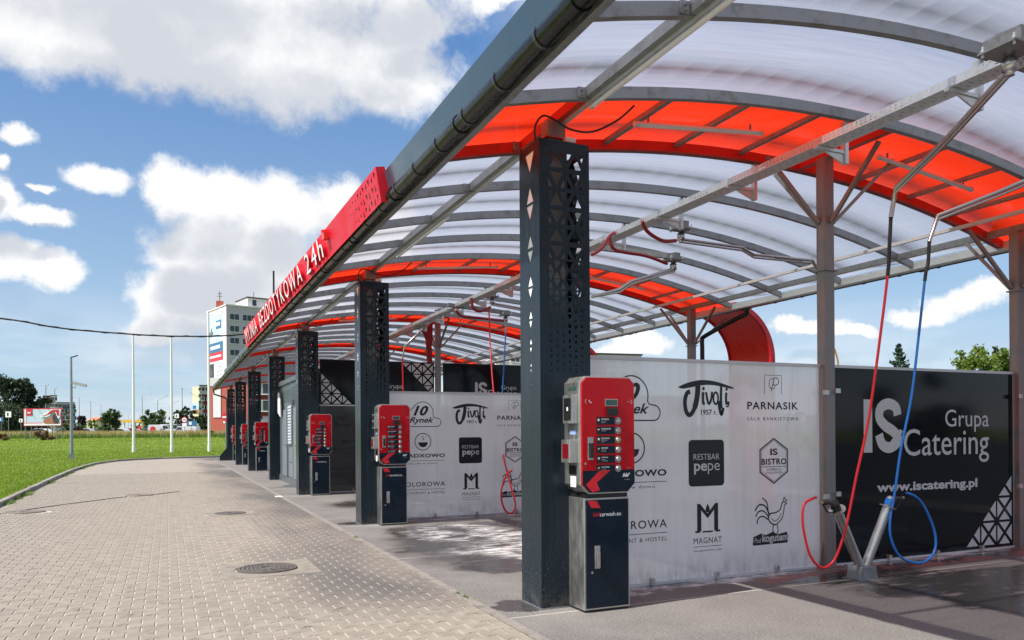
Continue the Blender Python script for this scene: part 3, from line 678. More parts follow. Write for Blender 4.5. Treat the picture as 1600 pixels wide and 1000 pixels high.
# conduit below the first purlin
longbar('conduit', tray_steel, .262, .292, 4.150, 4.182)
longbar('back_conduit', white_lamp, 6.30, 6.345, 4.03, 4.07)
def gutter(xc, zc, name):
    q = MB(); n = 12; pts = [(xc, y_, zc) for y_ in np.linspace(Y0-.1, Y1, 60)]
    prof = [(cos(a)*.073, sin(a)*.073) for a in np.linspace(radians(165), radians(375), 13)]
    prof += [(p[0]*.93, p[1]*.93) for p in prof[::-1]]
    vs = [(xc+a, p[1], zc+b) for p in pts for a, b in prof]; m2 = len(prof)
    q.add(vs, [(i*m2+j, (i+1)*m2+j, (i+1)*m2+(j+1) % m2, i*m2+(j+1) % m2) for i in range(len(pts)-1) for j in range(m2)], True)
    g = q.build(name, gutter_m, canopy, bent=True)
    yy = Y0+.3; k_ = 0
    while yy < Y1:
        c_ = MB(); hw = .012
        pr = [(cos(a)*.082, sin(a)*.082) for a in np.linspace(radians(150), radians(390), 13)]; pr += [(p[0]*.9, p[1]*.9) for p in pr[::-1]]
        c_.prism([(xc+a, zc+b) for a, b in pr], lambda a, b, d: (a, d, b), yy-hw, yy+hw); c_.build('gutter_bracket', clamp_m, g, bent=True)
        if k_ % 3 == 1:
            c_ = MB(); c_.tube([(xc, yy+.18, zc-.004), (xc, yy+.30, zc-.004)], .081, 14, True); c_.build('gutter_sleeve', gutter_m, g, bent=True)
        yy += .66; k_ += 1
    return g
gutter(-.675, 4.00, 'front_gutter'); gutter(7.32, 3.90, 'back_gutter')
# sloping slate-grey fascia boards (perforated with small triangles at the near end)
def perf_holes(n_cols, x0, dx, rows, z0, dz, size, fade, seed=3):
    R = random.Random(seed); H = []
    for i in range(n_cols):
        for j in range(rows):
            s_ = size*fade(i, j)*R.uniform(.75, 1.1)
            if s_ < .008 or R.random() < .12: continue
            cx, cz = x0+i*dx + (j % 2)*dx/2 + R.uniform(-.01, .01), z0+j*dz; f = 1 if (i+j) % 2 else -1
            H.append([(cx-s_*.55, cz-f*s_), (cx+s_*.55, cz-f*s_), (cx+R.uniform(-.3, .3)*s_, cz+f*s_)])
    return H
def leaning_board(name, m, y0, y1, z0, z1, xb, xt, holes, thick, parent, z1b=None):
    # local x runs along -Y (as read from the street), local y up the slope
    L_ = y1-y0; h = sqrt((z1-z0)**2+(xt-xb)**2); hb = h if z1b is None else sqrt((z1b-z0)**2+(xt-xb)**2)
    me = flat_curve(name, [[(0, 0), (L_, 0), (L_, h), (0, hb)]]+holes, thick)
    o = link(name, me, m, parent); lean = atan2(xb-xt, z1-z0)
    X = Vector((0, -1, 0)); Yv = Vector((xt-xb, 0, z1-z0)).normalized(); Z = X.cross(Yv)
    yb = bend(0, y1)
    o.matrix_world = Matrix(((X.x, Yv.x, Z.x, xb+yb[0]), (X.y, Yv.y, Z.y, y1), (X.z, Yv.z, Z.z, z0), (0, 0, 0, 1))) ; return o
hs = perf_holes(16, 3.6, .2, 3, .06, .07, .032, lambda i, j: min(1, i/9)*(1.1-.12*j))
leaning_board('fascia_board', fascia_m, -7.05, 2.15, 4.02, 4.255, -.70, -.757, hs, .006, canopy)
leaning_board('fascia_board', fascia_m, 17.2, 29.3, 4.02, 4.20, -.70, -.745, [], .006, canopy)
leaning_board('fascia_board', fascia_m, 29.3, Y1, 4.02, 4.20, -.68, -.725, [], .006, canopy)
for y_ in (-6.5, -2.9, .6, 1.9, 18, 22, 26, 30, 34, 38):
    q = MB(); q.beam((-.60, y_, 4.06), (-.71, y_, 4.16), .03, .03); q.build('fascia_bracket', galv, canopy, bent=True)
q = MB(); q.beam((-.74, 2.2, 4.0), (-.77, 2.2, 4.24), .02, .02); q.build('fascia_bracket', cable_m, canopy)
# downpipes
q = MB(); q.tube([bend(-.675, 40.6, 3.93), bend(-.66, 40.6, 3.72), bend(-.1, 40.35, 3.52), bend(.0, 40.2, 3.4), bend(.0, 40.2, 0.02)], .045, 8); q.build('downpipe', gutter_m, canopy)
def back_downpipe(y_, xp):
    q = MB(); q.tube(smooth_path([(7.32, y_-.75, 3.85), (7.33, y_-.72, 3.74), (7.25, y_-.5, 3.66), (xp+.17, y_+.30, 3.42), (xp+.15, y_+.36, 3.34), (xp+.15, y_+.36, 3.2)], 4) + [Vector((xp+.15, y_+.36, .02))], .045, 10)
    q.build('downpipe', gutter_m, canopy, bent=True)
back_downpipe(B, 6.97); back_downpipe(3*B, 6.97); back_downpipe(5*B, 6.97)

# red arched tail pieces carrying each red band down behind the canopy
def tail(s, label):
    t = thing('red_arch', label, 'arch', group='red arches behind the canopy'); y0, y1 = s*B-.40, s*B+.90
    pr = [(7.25, 4.03)] + [(7.22+1.12*cos(a), 2.92+1.11*sin(a)) for a in np.linspace(radians(84), 0, 18)] + [(8.34, 0.0)]
    pi_ = [(7.25, 3.93)] + [(7.22+1.02*cos(a), 2.92+1.01*sin(a)) for a in np.linspace(radians(84), 0, 18)] + [(8.24, 0.0)]
    def sh(y0_, y1_, o_, i_):
        m = MB(); n = len(pr); vs = []
        for (ax, az_), (bx, bz) in zip(o_, i_): vs += [(ax, y0_, az_), (ax, y1_, az_), (bx, y1_, bz), (bx, y0_, bz)]
        m.add(vs, [(4*i+j, 4*(i+1)+j, 4*(i+1)+(j+1) % 4, 4*i+(j+1) % 4) for i in range(n-1) for j in range(4)] + [(0, 1, 2, 3), (4*n-1, 4*n-2, 4*n-3, 4*n-4)], False); return m
    mid = [((a[0]*.25+b[0]*.75), (a[1]*.25+b[1]*.75)) for a, b in zip(pr, pi_)]
    sh(y0+.055, y1-.055, pr, mid).build('arch_sheet', red_sheet, t, bent=True)
    sh(y0, y0+.053, pr, pi_).build('arch_flange', red_beam2, t, bent=True); sh(y1-.053, y1, pr, pi_).build('arch_flange', red_beam2, t, bent=True)
red_sheet = mat('red_sheet_metal', (.80, .022, .010), .35, 0, .05, 3, coat=.3); red_beam2 = mat('crimson_steel', (.45, .009, .016), .4, 0, .06, 3)
tail(1, 'large red arch curving down behind the frosted wall, right of the middle')
tail(0, 'red arch ending the nearest red roof band, behind the right steel post')
tail(2, 'red arch peeping over the frosted wall just right of the nearest perforated column')
tail(3, 'red arch behind the far end of the double-height black wall')

# tube lamps under the red bands (long tubes across) and on the first purlin
def lamp_tube(a, b, label, group, r=.024, parent=None):
    t = thing('tube_lamp', label, 'lamp', a, 0, group); a = Vector(a); b = Vector(b); d = (b-a).normalized(); o_ = Vector((0, 0, 0)); e = b-a
    m = MB(); m.tube([o_+d*.05, e-d*.05], r, 10); m.build('tube', white_lamp, t)
    for p in (o_, e-d*.05):
        m = MB(); m.tube([p, p+d*.05], r*1.12, 10); m.build('end_cap', tray_steel, t)
    m = MB()
    for p in (o_+d*.15, e-d*.15): m.beam(p, p+Vector((0, 0, .075)), .02, .012, (0, 1, 0))
    m.build('bracket', galv, t); return t
place_l = ['in the nearest red band', 'in the second red band', 'in the third red band']
for s in range(3):
    for (xa, xb, w_) in ((1.0, 2.48, 'left'), (4.05, 5.55, 'right')):
        ya = s*B+.08
        lamp_tube(bend(xa, ya, zr(xa)-.03), bend(xb, ya, zr(xb)-.03), f'long pale tube lamp {place_l[s]}, {w_} of the mid posts', 'tube lamps across the red bands')
for i, yy in enumerate((3.1, 9.7, 16.3, -2.6)):
    lamp_tube(bend(.277, yy, 4.118), bend(.277, yy+2.2, 4.118), ['slim tube lamp under the front purlin between the first and second perforated columns', 'slim tube lamp under the front purlin between the second and third perforated columns',
              'slim tube lamp under the front purlin in front of the grey plant room', 'slim tube lamp under the front purlin at the top edge, nearest the camera'][i], 'lamps along the front purlin', .02)

# steel posts under mid and back of each rib band
def post(x, y, label, ztop, wx=.135, wy=.12, braces=True, g='galvanised posts'):
    t = thing('steel_post', label, 'post', bend(x, y, 0), 0, g)
    # H-section: two flanges and a web, seen as a channelled post
    m = MB(); m.box(-wx/2, wx/2, -wy/2, -wy/2+.012, .012, ztop); m.box(-wx/2, wx/2, wy/2-.012, wy/2, .012, ztop); m.box(-.008, .008, -wy/2+.012, wy/2-.012, .012, ztop)
    m.box(-wx/2, -wx/2+.01, -wy/2+.013, wy/2-.013, .013, ztop-.001); m.build('shaft', pole_steel, t, bevel=.003)
    m = MB(); m.box(-.17, .17, -.15, .15, 0, .014)
    for i in (-1, 1):
        for j in (-1, 1): m.tube([(i*.14, j*.12, .014), (i*.14, j*.12, .04)], .014, 6)
    m.build('base_plate', pole_steel, t)
    m = MB(); m.prism([(wx/2, .014), (wx/2+.07, .014), (wx/2, .3)], lambda a, b, d: (a, d, b), -.006, .006); m.prism([(-wx/2, .014), (-wx/2-.05, .014), (-wx/2, .3)], lambda a, b, d: (a, d, b), -.006, .006); m.build('gusset', pole_steel, t)
    m = MB(); m.box(-wx/2-.03, wx/2+.03, -wy/2-.02, wy/2+.02, 3.22, 3.235); m.build('collar', pole_steel, t)
    if braces:
        zb = zr(x)+.02
        for dx, dy in ((.10, -.62), (.62, -.35), (-.62, .2), (-.12, .62)):
            m = MB(); m.beam((dx*.12, dy*.12, zb-.72), (dx, dy, min(zb, zr(x+dx))-.0), .045, .035); m.build('brace', pole_steel, t)
    for zz in (1.9, .78):
        for (a_, b_, c_) in ((-wx/2-.05, -wx/2+.02, zz), (wx/2-.02, wx/2+.05, zz+.02)):
            m = MB(); m.box(a_, b_, -wy/2-.03, -wy/2-.002, c_-.025, c_+.025); m.build('clip', inox, t)
    return t
pl = ['weathered galvanised post between the frosted wall and the black wall, behind the wand stand', 'galvanised mid post of the second wash bay, hidden behind the nearest perforated column',
      'galvanised post standing in front of the double-height black wall with the dark red cover', 'galvanised mid post of the fourth divider', 'galvanised mid post of the fifth divider', 'galvanised mid post of the sixth divider', 'galvanised mid post of the last divider']
pb = ['galvanised post at the right edge of the picture, beyond the black wall', 'galvanised post with a black downpipe, in front of the big red arch', 'galvanised back post of the third divider', 'galvanised back post of the fourth divider',
      'galvanised back post of the fifth divider', 'galvanised back post of the sixth divider', 'galvanised back post of the last divider']
for s in range(7):
    post(3.695, s*B+.46, pl[s], zr(3.695)+.005); post(6.93, s*B+.46, pb[s], zr(6.93)+.005)

# ------------------------------------------------------------------ perforated columns
CW, CD, CH = .482, .397, 3.96
def tri(cx, cz, s, up_, w=1.): f = 1 if up_ else -1; return [(cx-s*.5*w, cz-f*s*.5), (cx+s*.5*w, cz-f*s*.5), (cx, cz+f*s*.5)]
def front_holes():
    H = []
    # large truss-like triangles at the top shrinking to small ones lower down
    z = CH-.09; row = 0; x0, x1 = .075, CW-.05
    while z > 2.02:
        t = (CH-z)/1.95
        if t < .52:
            h = .172 - .06*t; n = 2; wcell = (x1-x0)/n; g = .028
            for i in range(n):
                cx = x0+wcell*(i+.5); hh = h-g
                upd = (row % 2 == 0)
                H.append(tri(cx, z-hh/2-.004, hh*.90, upd, wcell*.70/(hh*.90)*1.0))
                # half triangles at both sides of each cell
                f = 1 if upd else -1; zt, zb_ = z-.012, z-hh
                for sgn in (-1, 1):
                    ex = cx+sgn*wcell*.43; a = (ex, zt if upd else zb_); b = (cx+sgn*wcell*.20, zt if upd else zb_); c_ = (ex, (zb_+.05) if upd else (zt-.05))
                    H.append([a, b, c_])
            z -= h
        else:
            u = (t-.52)/.48; s = .064*(1-u)+.016; n = 6; wcell = (x1-x0)/n; h = .078-.02*u
            for i in range(n):
                H.append(tri(x0+wcell*(i+.5), z-h/2 + (.01 if i % 2 else -.01), s*.95, (i+row) % 2 == 0, .95))
            z -= h
        row += 1
    return H
def side_holes(c):
    H = []; z = CH-.17; s = .20
    seq = [(3.80, .20, 0), (3.53, .165, 1), (3.37, .155, 0), (3.13, .135, 1), (2.99, .125, 0), (2.79, .112, 1), (2.68, .105, 0), (2.50, .088, 1), (2.41, .082, 0), (2.27, .066, 1), (2.19, .060, 0), (2.07, .044, 1), (2.01, .040, 0), (1.905, .026, 1), (1.865, .024, 0)]
    for zz, s, u in seq: H.append(tri(c+.01, zz, s*.88, u == 1, 1.0))
    return H
col_label = ['nearest anthracite perforated column, standing before the largest red terminal', 'second anthracite perforated column from the camera, beside the second red terminal',
             'third perforated column, in front of the dark frosted wall and its red terminal', 'perforated column with no terminal, at the near corner of the grey plant room doors',
             'perforated column just beyond the plant room with a cropped red terminal beside it', 'second to last perforated column, thin and far down the row', 'last perforated column at the far end of the row by the grass']
def column():
    t = thing('perforated_column', col_label[0], 'column', (0, 0, 0), 0, 'perforated columns along the canopy')
    fh = front_holes(); th = .004
    o = link('front_panel', flat_curve('front_panel', [[(0, 0), (CW, 0), (CW, CH), (0, CH)]]+fh, th), anth, t); o.rotation_euler = (pi/2, 0, 0); o.location = (0, .002, .012)
    o = link('back_panel', o.data, None, t); o.rotation_euler = (pi/2, 0, 0); o.location = (0, CD-.002, .012)
    # side panels: local x -> -Y
    sh = side_holes(CD/2)
    me = flat_curve('side_panel', [[(.005, 0), (CD-.005, 0), (CD-.005, CH), (.005, CH)]]+sh, th)
    o = link('side_panel', me, anth_side, t); o.rotation_euler = (pi/2, 0, -pi/2); o.location = (.002, CD, .012)
    o = link('side_panel', me, None, t); o.rotation_euler = (pi/2, 0, -pi/2); o.location = (CW-.002, CD, .012)
    m = MB(); m.box(.006, .008, CD/2-.11, CD/2+.10, 1.75, CH-.02); m.build('light_strip', white_diff, t)
    m = MB(); m.box(.022, .03, .012, .02, .02, CH-.01); m.box(CW-.03, CW-.02, .012, .02, .02, CH-.01); m.build('corner_profile', anth, t)
    m = MB(); m.box(.13, .30, .09, .22, .012, 4.18); m.build('inner_post', pole_steel, t)
    m = MB(); m.box(-.004, CW+.004, -.004, CD+.004, 0, .0118); m.build('foot_frame', galv, t)
    m = MB(); m.box(.10, .34, .06, .26, 4.02, 4.03); m.box(.17, .27, .10, .20, 3.97, 4.02); m.build('head_plate', red_beam, t)
    m = MB(); m.tube([Vector(p) for p in smooth_path([(.02, .1, 3.96), (-.01, .05, 4.08), (.05, .02, 4.17), (.17, .02, 4.15), (.32, .03, 4.10), (.52, .0, 4.10), (.72, -.08, 4.20), (.82, -.2, 4.30)], 6)], .009, 6); m.build('cable', cable_m, t)
    m = MB(); m.box(.27, .37, .03, .09, 3.99, 4.03); m.build('junction_box', white_lamp, t)
    return t
white_diff = mat('white_acrylic', (.85, .86, .88), .5, 0, .02, 3, emit=None)
c0 = column(); cols = [c0]
dxs = [0, 0, 0, .08, 0, -.02, 0]
for s in range(1, 7):
    p = bend(0, s*B); cols.append(dup(c0, col_label[s], (p[0]+dxs[s], p[1], 0), -KC*s))
# gusset foot plate at the last column
m = MB(); m.prism([(0, 0), (-.42, 0), (-.42, .25), (-.02, .75), (0, .75)], lambda a, b, d: (a, d, b), -.01, .01)
o = m.build('foot_gusset', anth, cols[6]); o.location = (0, .02, 0)

# ------------------------------------------------------------------ payment terminals
GX0, GX1, GZ0, GZ1 = .225, .752, 1.01, 1.955
def chamf(x0, x1, z0, z1, c, cb=None): cb = cb or c; return [(x0+cb, z0), (x1-cb, z0), (x1, z0+cb), (x1, z1-c), (x1-c, z1), (x0+c, z1), (x0, z1-c), (x0, z0+cb)]
term_label = ['nearest and largest red self-service payment terminal, to the right of the nearest perforated column', 'red payment terminal beside the second perforated column, left of the frosted wall',
              'red payment terminal in front of the dark frosted wall', None, 'partly hidden red terminal just beyond the grey plant room', 'narrow sliver of a red terminal, second to last', 'thin sliver of a red terminal at the far end']
def terminal():
    t = thing('payment_terminal', term_label[0], 'terminal', (0, 0, 0), 0, 'red payment terminals')
    FY = -.285
    m = MB(); m.box(.262, .698, -.262, .075, .02, .945); m.build('lower_cabinet', inox, t, bevel=.004)
    m = MB(); m.box(.27, .69, -.25, .07, 0, .02); m.build('plinth', black_p, t)
    m = MB(); m.box(.278, .684, -.272, -.263, .035, .93); m.build('lower_door', navy, t, bevel=.002)
    m = MB(); m.prism(chamf(GX0, GX1, GZ0-.03, GZ1, .05, .075), lambda a, b, d: (a, d, b), -.268, .02); m.build('upper_housing', inox, t, bevel=.004)
    m = MB(); m.prism(chamf(GX0+.012, GX1-.012, GZ0-.018, GZ1-.012, .047, .07), lambda a, b, d: (a, d, b), -.2845, -.269); up_ = m.build('front_door', red_p, t, bevel=.002)
    # navy lower part of the door + chevron
    zb = 1.175
    polys('navy_band', [[(GX0+.012, zb), (GX1-.012, zb), (GX1-.012, GZ0+.052), (GX1-.082, GZ0-.018), (GX0+.082, GZ0-.018), (GX0+.012, GZ0+.052)]], navy, t, FY-.0012)
    polys('red_chevron', [[(.40, zb+.0), (.505, zb+.0), (.37, 1.075), (.40, 1.012), (.327, .995), (.268, 1.06)]], red_ink, t, FY-.0026)
    polys('red_chevron', [[(.31, .925), (.375, .925), (.415, .862), (.325, .866), (.29, .925)]], red_ink, t, -.2745)
    # seam shadow gap
    m = MB(); m.box(.28, .68, -.262, .05, .946, .979); m.build('neck', black_p, t)
    # display, card reader
    m = MB(); m.box(.452, .572, -.296, -.285, 1.708, 1.766); m.build('display_bezel', inox, t); m = MB(); m.box(.458, .566, -.2985, -.2965, 1.714, 1.760); m.build('display', lcd, t)
    m = MB(); m.box(.468, .562, -.318, -.285, 1.63, 1.69); m.build('card_reader', black_p, t, bevel=.004)
    rows = [('AKTYWNA PIANA', ['PIANA AKTYWNA', 'NA CIEPLO']), ('MYCIE ZASADNICZE', ['Z PROSZKIEM']), ('MYCIE SZCZOTKA', ['MYCIE SZCZOTKA', 'Z PIANA']), ('SPLUKIWANIE', ['SPLUKIWANIE', 'CZYSTA WODA']), ('KONSERWACJA', ['POLIMEREM', 'OCHRONA LAKIERU']), ('NABLYSZCZANIE', ['- OSUSZANIE', 'WODA DEMI'])]
    for i, (a, bs) in enumerate(rows):
        zc = 1.585 - i*.0795
        m = MB(); m.box(.372, .545, -.2868, -.2847, zc-.032, zc+.032); lab = m.build('programme_label', navy, t)
        polys('icon_patch', [[(.374, zc-.03), (.408, zc-.03), (.408, zc+.03), (.374, zc+.03)]], black_p, lab, -.2874)
        polys('icon', [arc(.391, zc+.008, .0105, 0, 360, 12)[:-1]] if i % 2 == 0 else [[(.382, zc), (.398, zc+.004), (.400, zc+.014), (.384, zc+.012)]], white_ink, lab, -.2882)
        front_text(a, .416, .416+.0058*len(a), zc+.008, zc+.019, white_ink, lab, -.2876, .03, name='label_text', res=2)
        for j, b_ in enumerate(bs): front_text(b_, .416, .416+.0042*len(b_), zc-.006-.012*j, zc+.0005-.012*j, pale_ink, lab, -.2876, .01, name='label_text', res=2)
        m = MB(); m.tube([(.577, -.285, zc), (.577, -.290, zc)], .030, 20); bt = m.build('push_button', chrome if i != 2 else brass, t)
        m = MB(); m.tube([(.577, -.290, zc), (.577, -.2935, zc)], .024, 20); m.build('button_ring', black_p, bt)
        m = MB(); m.tube([(.577, -.2935, zc), (.577, -.298, zc), (.577, -.3, zc)], [.021, .0195, .014], 20); m.build('button_cap', inox, bt)
    # corner signs
    front_text('TOUCH', .672, .703, 1.742, 1.75, pale_ink, t, FY-.001, name='small_text', res=2)
    strokes('corner_bracket', [(arc(.285, 1.745, .018, 110, 250, 6), .004), (arc(.700, 1.745, .018, -70, 70, 6), .004), ([(.300, 1.755), (.318, 1.735), (.330, 1.735)], .009)], pale_ink, t, FY-.001)
    front_text('bkf', .618, .695, 1.115, 1.148, white_ink, t, FY-.0024, .05, .4, name='maker_logo', res=3)
    front_text('systems', .64, .69, 1.088, 1.096, pale_ink, t, FY-.0024, name='small_text', res=2)
    front_text('made for', .665, .705, 1.188, 1.193, pale_ink, t, FY-.0012, name='small_text', res=2)
    front_text('bkf', .345, .404, .792, .826, red_ink, t, -.2735, .0, name='web_address', res=3); front_text('carwash.eu', .406, .61, .792, .826, white_ink, t, -.2735, .0, name='web_address', res=3)
    # handles and locks
    for (x, z0, z1, yb) in ((.292, 1.262, 1.452, -.285), (.358, .362, .552, -.272)):
        m = MB(); m.box(x-.008, x+.045, yb-.012, yb, z0, z1); h = m.build('handle', chrome, t, bevel=.004)
        m = MB(); m.box(x+.003, x+.034, yb-.034, yb-.012, z0+.018, z1-.05); m.build('handle_grip', chrome if yb > -.28 else black_p, h, bevel=.004)
        m = MB(); m.tube([(x-.03, yb-.006, z0-.03), (x-.03, yb, z0-.03)], .011, 12); m.build('lock', chrome, t)
    # left flank: coin and note units
    X = GX0
    def flank(name, y0, y1, z0, z1, d, m_, p=t): q = MB(); q.box(X-d, X, y0, y1, z0, z1); return q.build(name, m_, p, bevel=.003)
    u1 = flank('note_unit', -.235, -.075, 1.565, 1.80, .055, inox); q = MB(); q.box(X-.058, X-.0555, -.215, -.10, 1.59, 1.775); q.build('note_unit_window', black_p, u1)
    q = MB(); q.box(X-.06, X-.0585, -.175, -.15, 1.67, 1.70); q.build('note_slot_mark', white_ink, u1)
    u2 = flank('coin_unit', -.225, -.08, 1.24, 1.43, .075, inox); q = MB(); q.box(X-.078, X-.0755, -.205, -.105, 1.275, 1.395); q.build('coin_window', red_gl, u2)
    flank('info_plate', -.215, -.075, 1.845, 1.868, .004, lcd); flank('info_plate', -.20, -.10, 1.472, 1.512, .003, blue_lab); flank('hinge_rail', -.26, -.245, 1.06, 1.90, .005, inox)
    u = flank('return_tray', -.205, -.09, 1.14, 1.215, .006, black_p); flank('notice', -.2, -.105, 1.035, 1.125, .003, white_ink)
    return t
brass = mat('brass_ring', (.5, .36, .06), .3, .9); red_gl = mat('red_window', (.16, .004, .01), .15); blue_lab = mat('blue_label', (.25, .35, .6), .4)
t0 = terminal(); terms = {0: t0}
for s in (1, 2, 4, 5, 6):
    p = bend(0, s*B); terms[s] = dup(t0, term_label[s], (p[0], p[1], 0), -KC*s)

# ------------------------------------------------------------------ divider walls
PY = .47
def wall_frame(name, x0, x1, z0, z1, label, m_, cat='glass panel', group=None):
    t = thing(name, label, cat, (0, 0, 0), 0, group)
    m = MB(); m.box(x0, x1, PY, PY+.012, z0, z1-.012); pn0 = m.build('pane', m_, t)
    if m_ in (frost, frost_unlit):
        pn0.data.materials.append(skin)
        for pi_, p_ in enumerate(pn0.data.polygons): p_.material_index = 0 if pi_ == 2 else 1
    m = MB(); m.box(x0-.01, x1+.01, PY-.012, PY+.024, z1-.0115, z1+.02); m.build('top_rail', white_al, t)
    if z0 < .5:
        m = MB(); m.box(x0, x1, PY-.02, PY+.03, .002, z0-.002); m.build('bottom_channel', tray_steel, t)
        for fx in (.27, .53, .79):
            x = x0+(x1-x0)*fx; m = MB(); m.box(x-.02, x+.02, PY-.045, PY-.021, .004, .05); m.tube([(x, PY-.05, .055), (x, PY-.001, .055)], .022, 10); m.build('floor_clamp', inox, t)
    return t
white_al = mat('pale_aluminium', (.55, .56, .58), .45, .4, .08, 4)
def logos(t, m_, y):
    T = lambda *a, **k_: front_text(*a, **k_)
    # 10 Rynek in a cloud
    strokes('cloud_outline', [([(.98, 1.60)] + [(1.40, 1.60)] + arc(1.455, 1.675, .075, -80, 95, 10) + [(1.40, 1.76)] + arc(1.20, 1.84, .19, -15, 150, 18) + arc(1.02, 1.80, .09, 120, 250, 8) + arc(.93, 1.69, .09, 110, 270, 10), .012, True)], m_, t, y, )
    T('10', 1.03, 1.30, 1.79, 1.965, m_, t, y-.0003, .035, .35); T('Rynek', .96, 1.40, 1.635, 1.765, m_, t, y-.0003, .02, .35)
    # Tivoli
    polys('lettering', [smooth2d([(1.74, 1.93), (1.86, 1.975), (2.02, 2.005), (2.2, 1.995), (2.42, 1.94), (2.40, 1.925), (2.2, 1.955), (2.05, 1.955), (1.9, 1.93), (1.80, 1.915)])], m_, t, y)
    strokes('lettering', [(smooth_path([(1.985, 1.95), (1.975, 1.84), (1.94, 1.72), (1.885, 1.655), (1.84, 1.69), (1.825, 1.79), (1.85, 1.87), (1.89, 1.885)], 6), [.062]*12+[.046]*31)], m_, t, y-.0003)
    strokes('lettering', [(smooth_path([(2.05, 1.885), (2.045, 1.83), (2.05, 1.775), (2.07, 1.77)], 4), .03), (smooth_path([(2.085, 1.885), (2.105, 1.79), (2.125, 1.77), (2.15, 1.82), (2.16, 1.89)], 5), .026)], m_, t, y-.0005)
    strokes('lettering', [(arc(2.205, 1.825, .03, 0, 360, 18, .06)[:-1], .022, True), (smooth_path([(2.275, 1.95), (2.27, 1.84), (2.275, 1.72)], 4), .03), (smooth_path([(2.34, 1.885), (2.335, 1.83), (2.34, 1.77), (2.37, 1.79)], 4), .028)], m_, t, y-.0013)
    polys('lettering', [arc(2.052, 1.92, .016, 0, 360, 10)[:-1], arc(2.342, 1.918, .016, 0, 360, 10)[:-1]], m_, t, y-.0017)
    strokes('lettering', [(smooth_path([(2.30, 1.73), (2.275, 1.66), (2.25, 1.73), (2.245, 1.80)], 5), .034), (smooth_path([(2.375, 1.79), (2.36, 1.74), (2.33, 1.75)], 4), .014)], m_, t, y-.0009)
    T('1957 r.', 2.02, 2.22, 1.655, 1.71, m_, t, y, .02)
    # Parnasik
    strokes('box_outline', [([(2.84, 1.88), (2.84, 2.075), (3.07, 2.075), (3.07, 1.88)], .006)], m_, t, y)
    strokes('monogram', [(smooth_path([(2.93, 1.91), (2.955, 1.99), (2.975, 2.045), (3.02, 2.04), (3.03, 1.995), (2.99, 1.97), (2.955, 1.98)], 6), .009), (arc(2.945, 1.985, .045, 60, 330, 16, .055), .006)], m_, t, y-.0003)
    T('PARNASIK', 2.61, 3.30, 1.715, 1.795, m_, t, y, .02, 0, 1.15); T('SALA BANKIETOWA', 2.61, 3.30, 1.60, 1.635, m_, t, y, 0, 0, 1.5)
    # bowl and fork
    strokes('bowl_ring', [(arc(1.20, 1.335, .145, 0, 360, 40)[:-1], .013, True)], m_, t, y)
    polys('bowl', [arc(1.20, 1.325, .085, 180, 360, 16)], m_, t, y-.0003); strokes('steam', [(smooth_path([(1.19, 1.36), (1.215, 1.385), (1.19, 1.41), (1.205, 1.435)], 5), .01)], m_, t, y-.0003)
    T('OBIADXOWO', .70, 1.60, 1.06, 1.125, m_, t, y, .035, 0, 1.1); strokes('rule', [([(.75, 1.005), (1.60, 1.005)], .006)], m_, t, y); T('obiady jak w domu', .80, 1.46, .935, .975, m_, t, y, 0, 0, 1.2)
    # restbar pepe
    polys('rounded_square', [roundrect(1.865, 2.305, .94, 1.405, .04)], m_, t, y)
    inv = pale_ink if m_ is ink else ink2
    T('RESTBAR', 1.925, 2.245, 1.205, 1.265, inv, t, y-.001, -.005); T('pe', 1.93, 2.09, 1.06, 1.17, inv, t, y-.001, .022); T('pe', 2.10, 2.25, 1.06, 1.17, inv, t, y-.001, -.005)
    # is bistro
    hx = [(2.96+.215*cos(radians(a)), 1.175+.235*sin(radians(a))) for a in (90, 30, -30, -90, -150, 150)]; hx2 = [(2.96+(a-2.96)*.90, 1.175+(b-1.175)*.92) for a, b in hx]
    strokes('hexagon_outline', [(hx, .017, True), (hx2, .005, True)], m_, t, y)
    T('IS', 2.91, 3.01, 1.235, 1.305, m_, t, y-.001, .03); T('BISTRO', 2.79, 3.13, 1.135, 1.20, m_, t, y-.001, .03, 0, 1.1); strokes('rule', [([(2.79, 1.115), (3.13, 1.115)], .006)], m_, t, y-.001)
    T('CATERING &', 2.86, 3.06, 1.075, 1.097, m_, t, y-.001); T('FOOD CENTER', 2.85, 3.07, 1.04, 1.062, m_, t, y-.001)
    # kolorowa
    T('KOLOROWA', .80, 1.60, .555, .635, m_, t, y, .008, 0, 1.15); strokes('rule', [([(.82, .505), (1.60, .505)], .006)], m_, t, y); T('RESTAURANT & HOSTEL', .82, 1.60, .425, .465, m_, t, y, .0, 0, 1.2)
    # magnat crown
    polys('crown', [[(1.965, .49), (2.015, .49), (2.015, .70), (2.095, .615), (2.175, .70), (2.175, .49), (2.225, .49), (2.225, .765), (2.19, .765), (2.095, .665), (2.0, .765), (1.965, .765)]], m_, t, y)
    polys('crown_drop', [smooth2d([(2.095, .765), (2.12, .71), (2.11, .68), (2.08, .68), (2.07, .71)]), [(2.03, .475), (2.16, .475), (2.16, .49), (2.03, .49)], [(1.94, .475), (2.0, .475), (2.0, .495), (1.94, .495)], [(2.19, .475), (2.25, .475), (2.25, .495), (2.19, .495)]], m_, t, y-.0006)
    T('MAGNAT', 1.92, 2.27, .365, .425, m_, t, y, .0, 0, 1.1); strokes('rule', [([(1.92, .335), (2.27, .335)], .005)], m_, t, y); T('SALA BANKIETOWA  LUBIN', 1.92, 2.27, .285, .302, m_, t, y)
    # rooster
    S = smooth_path
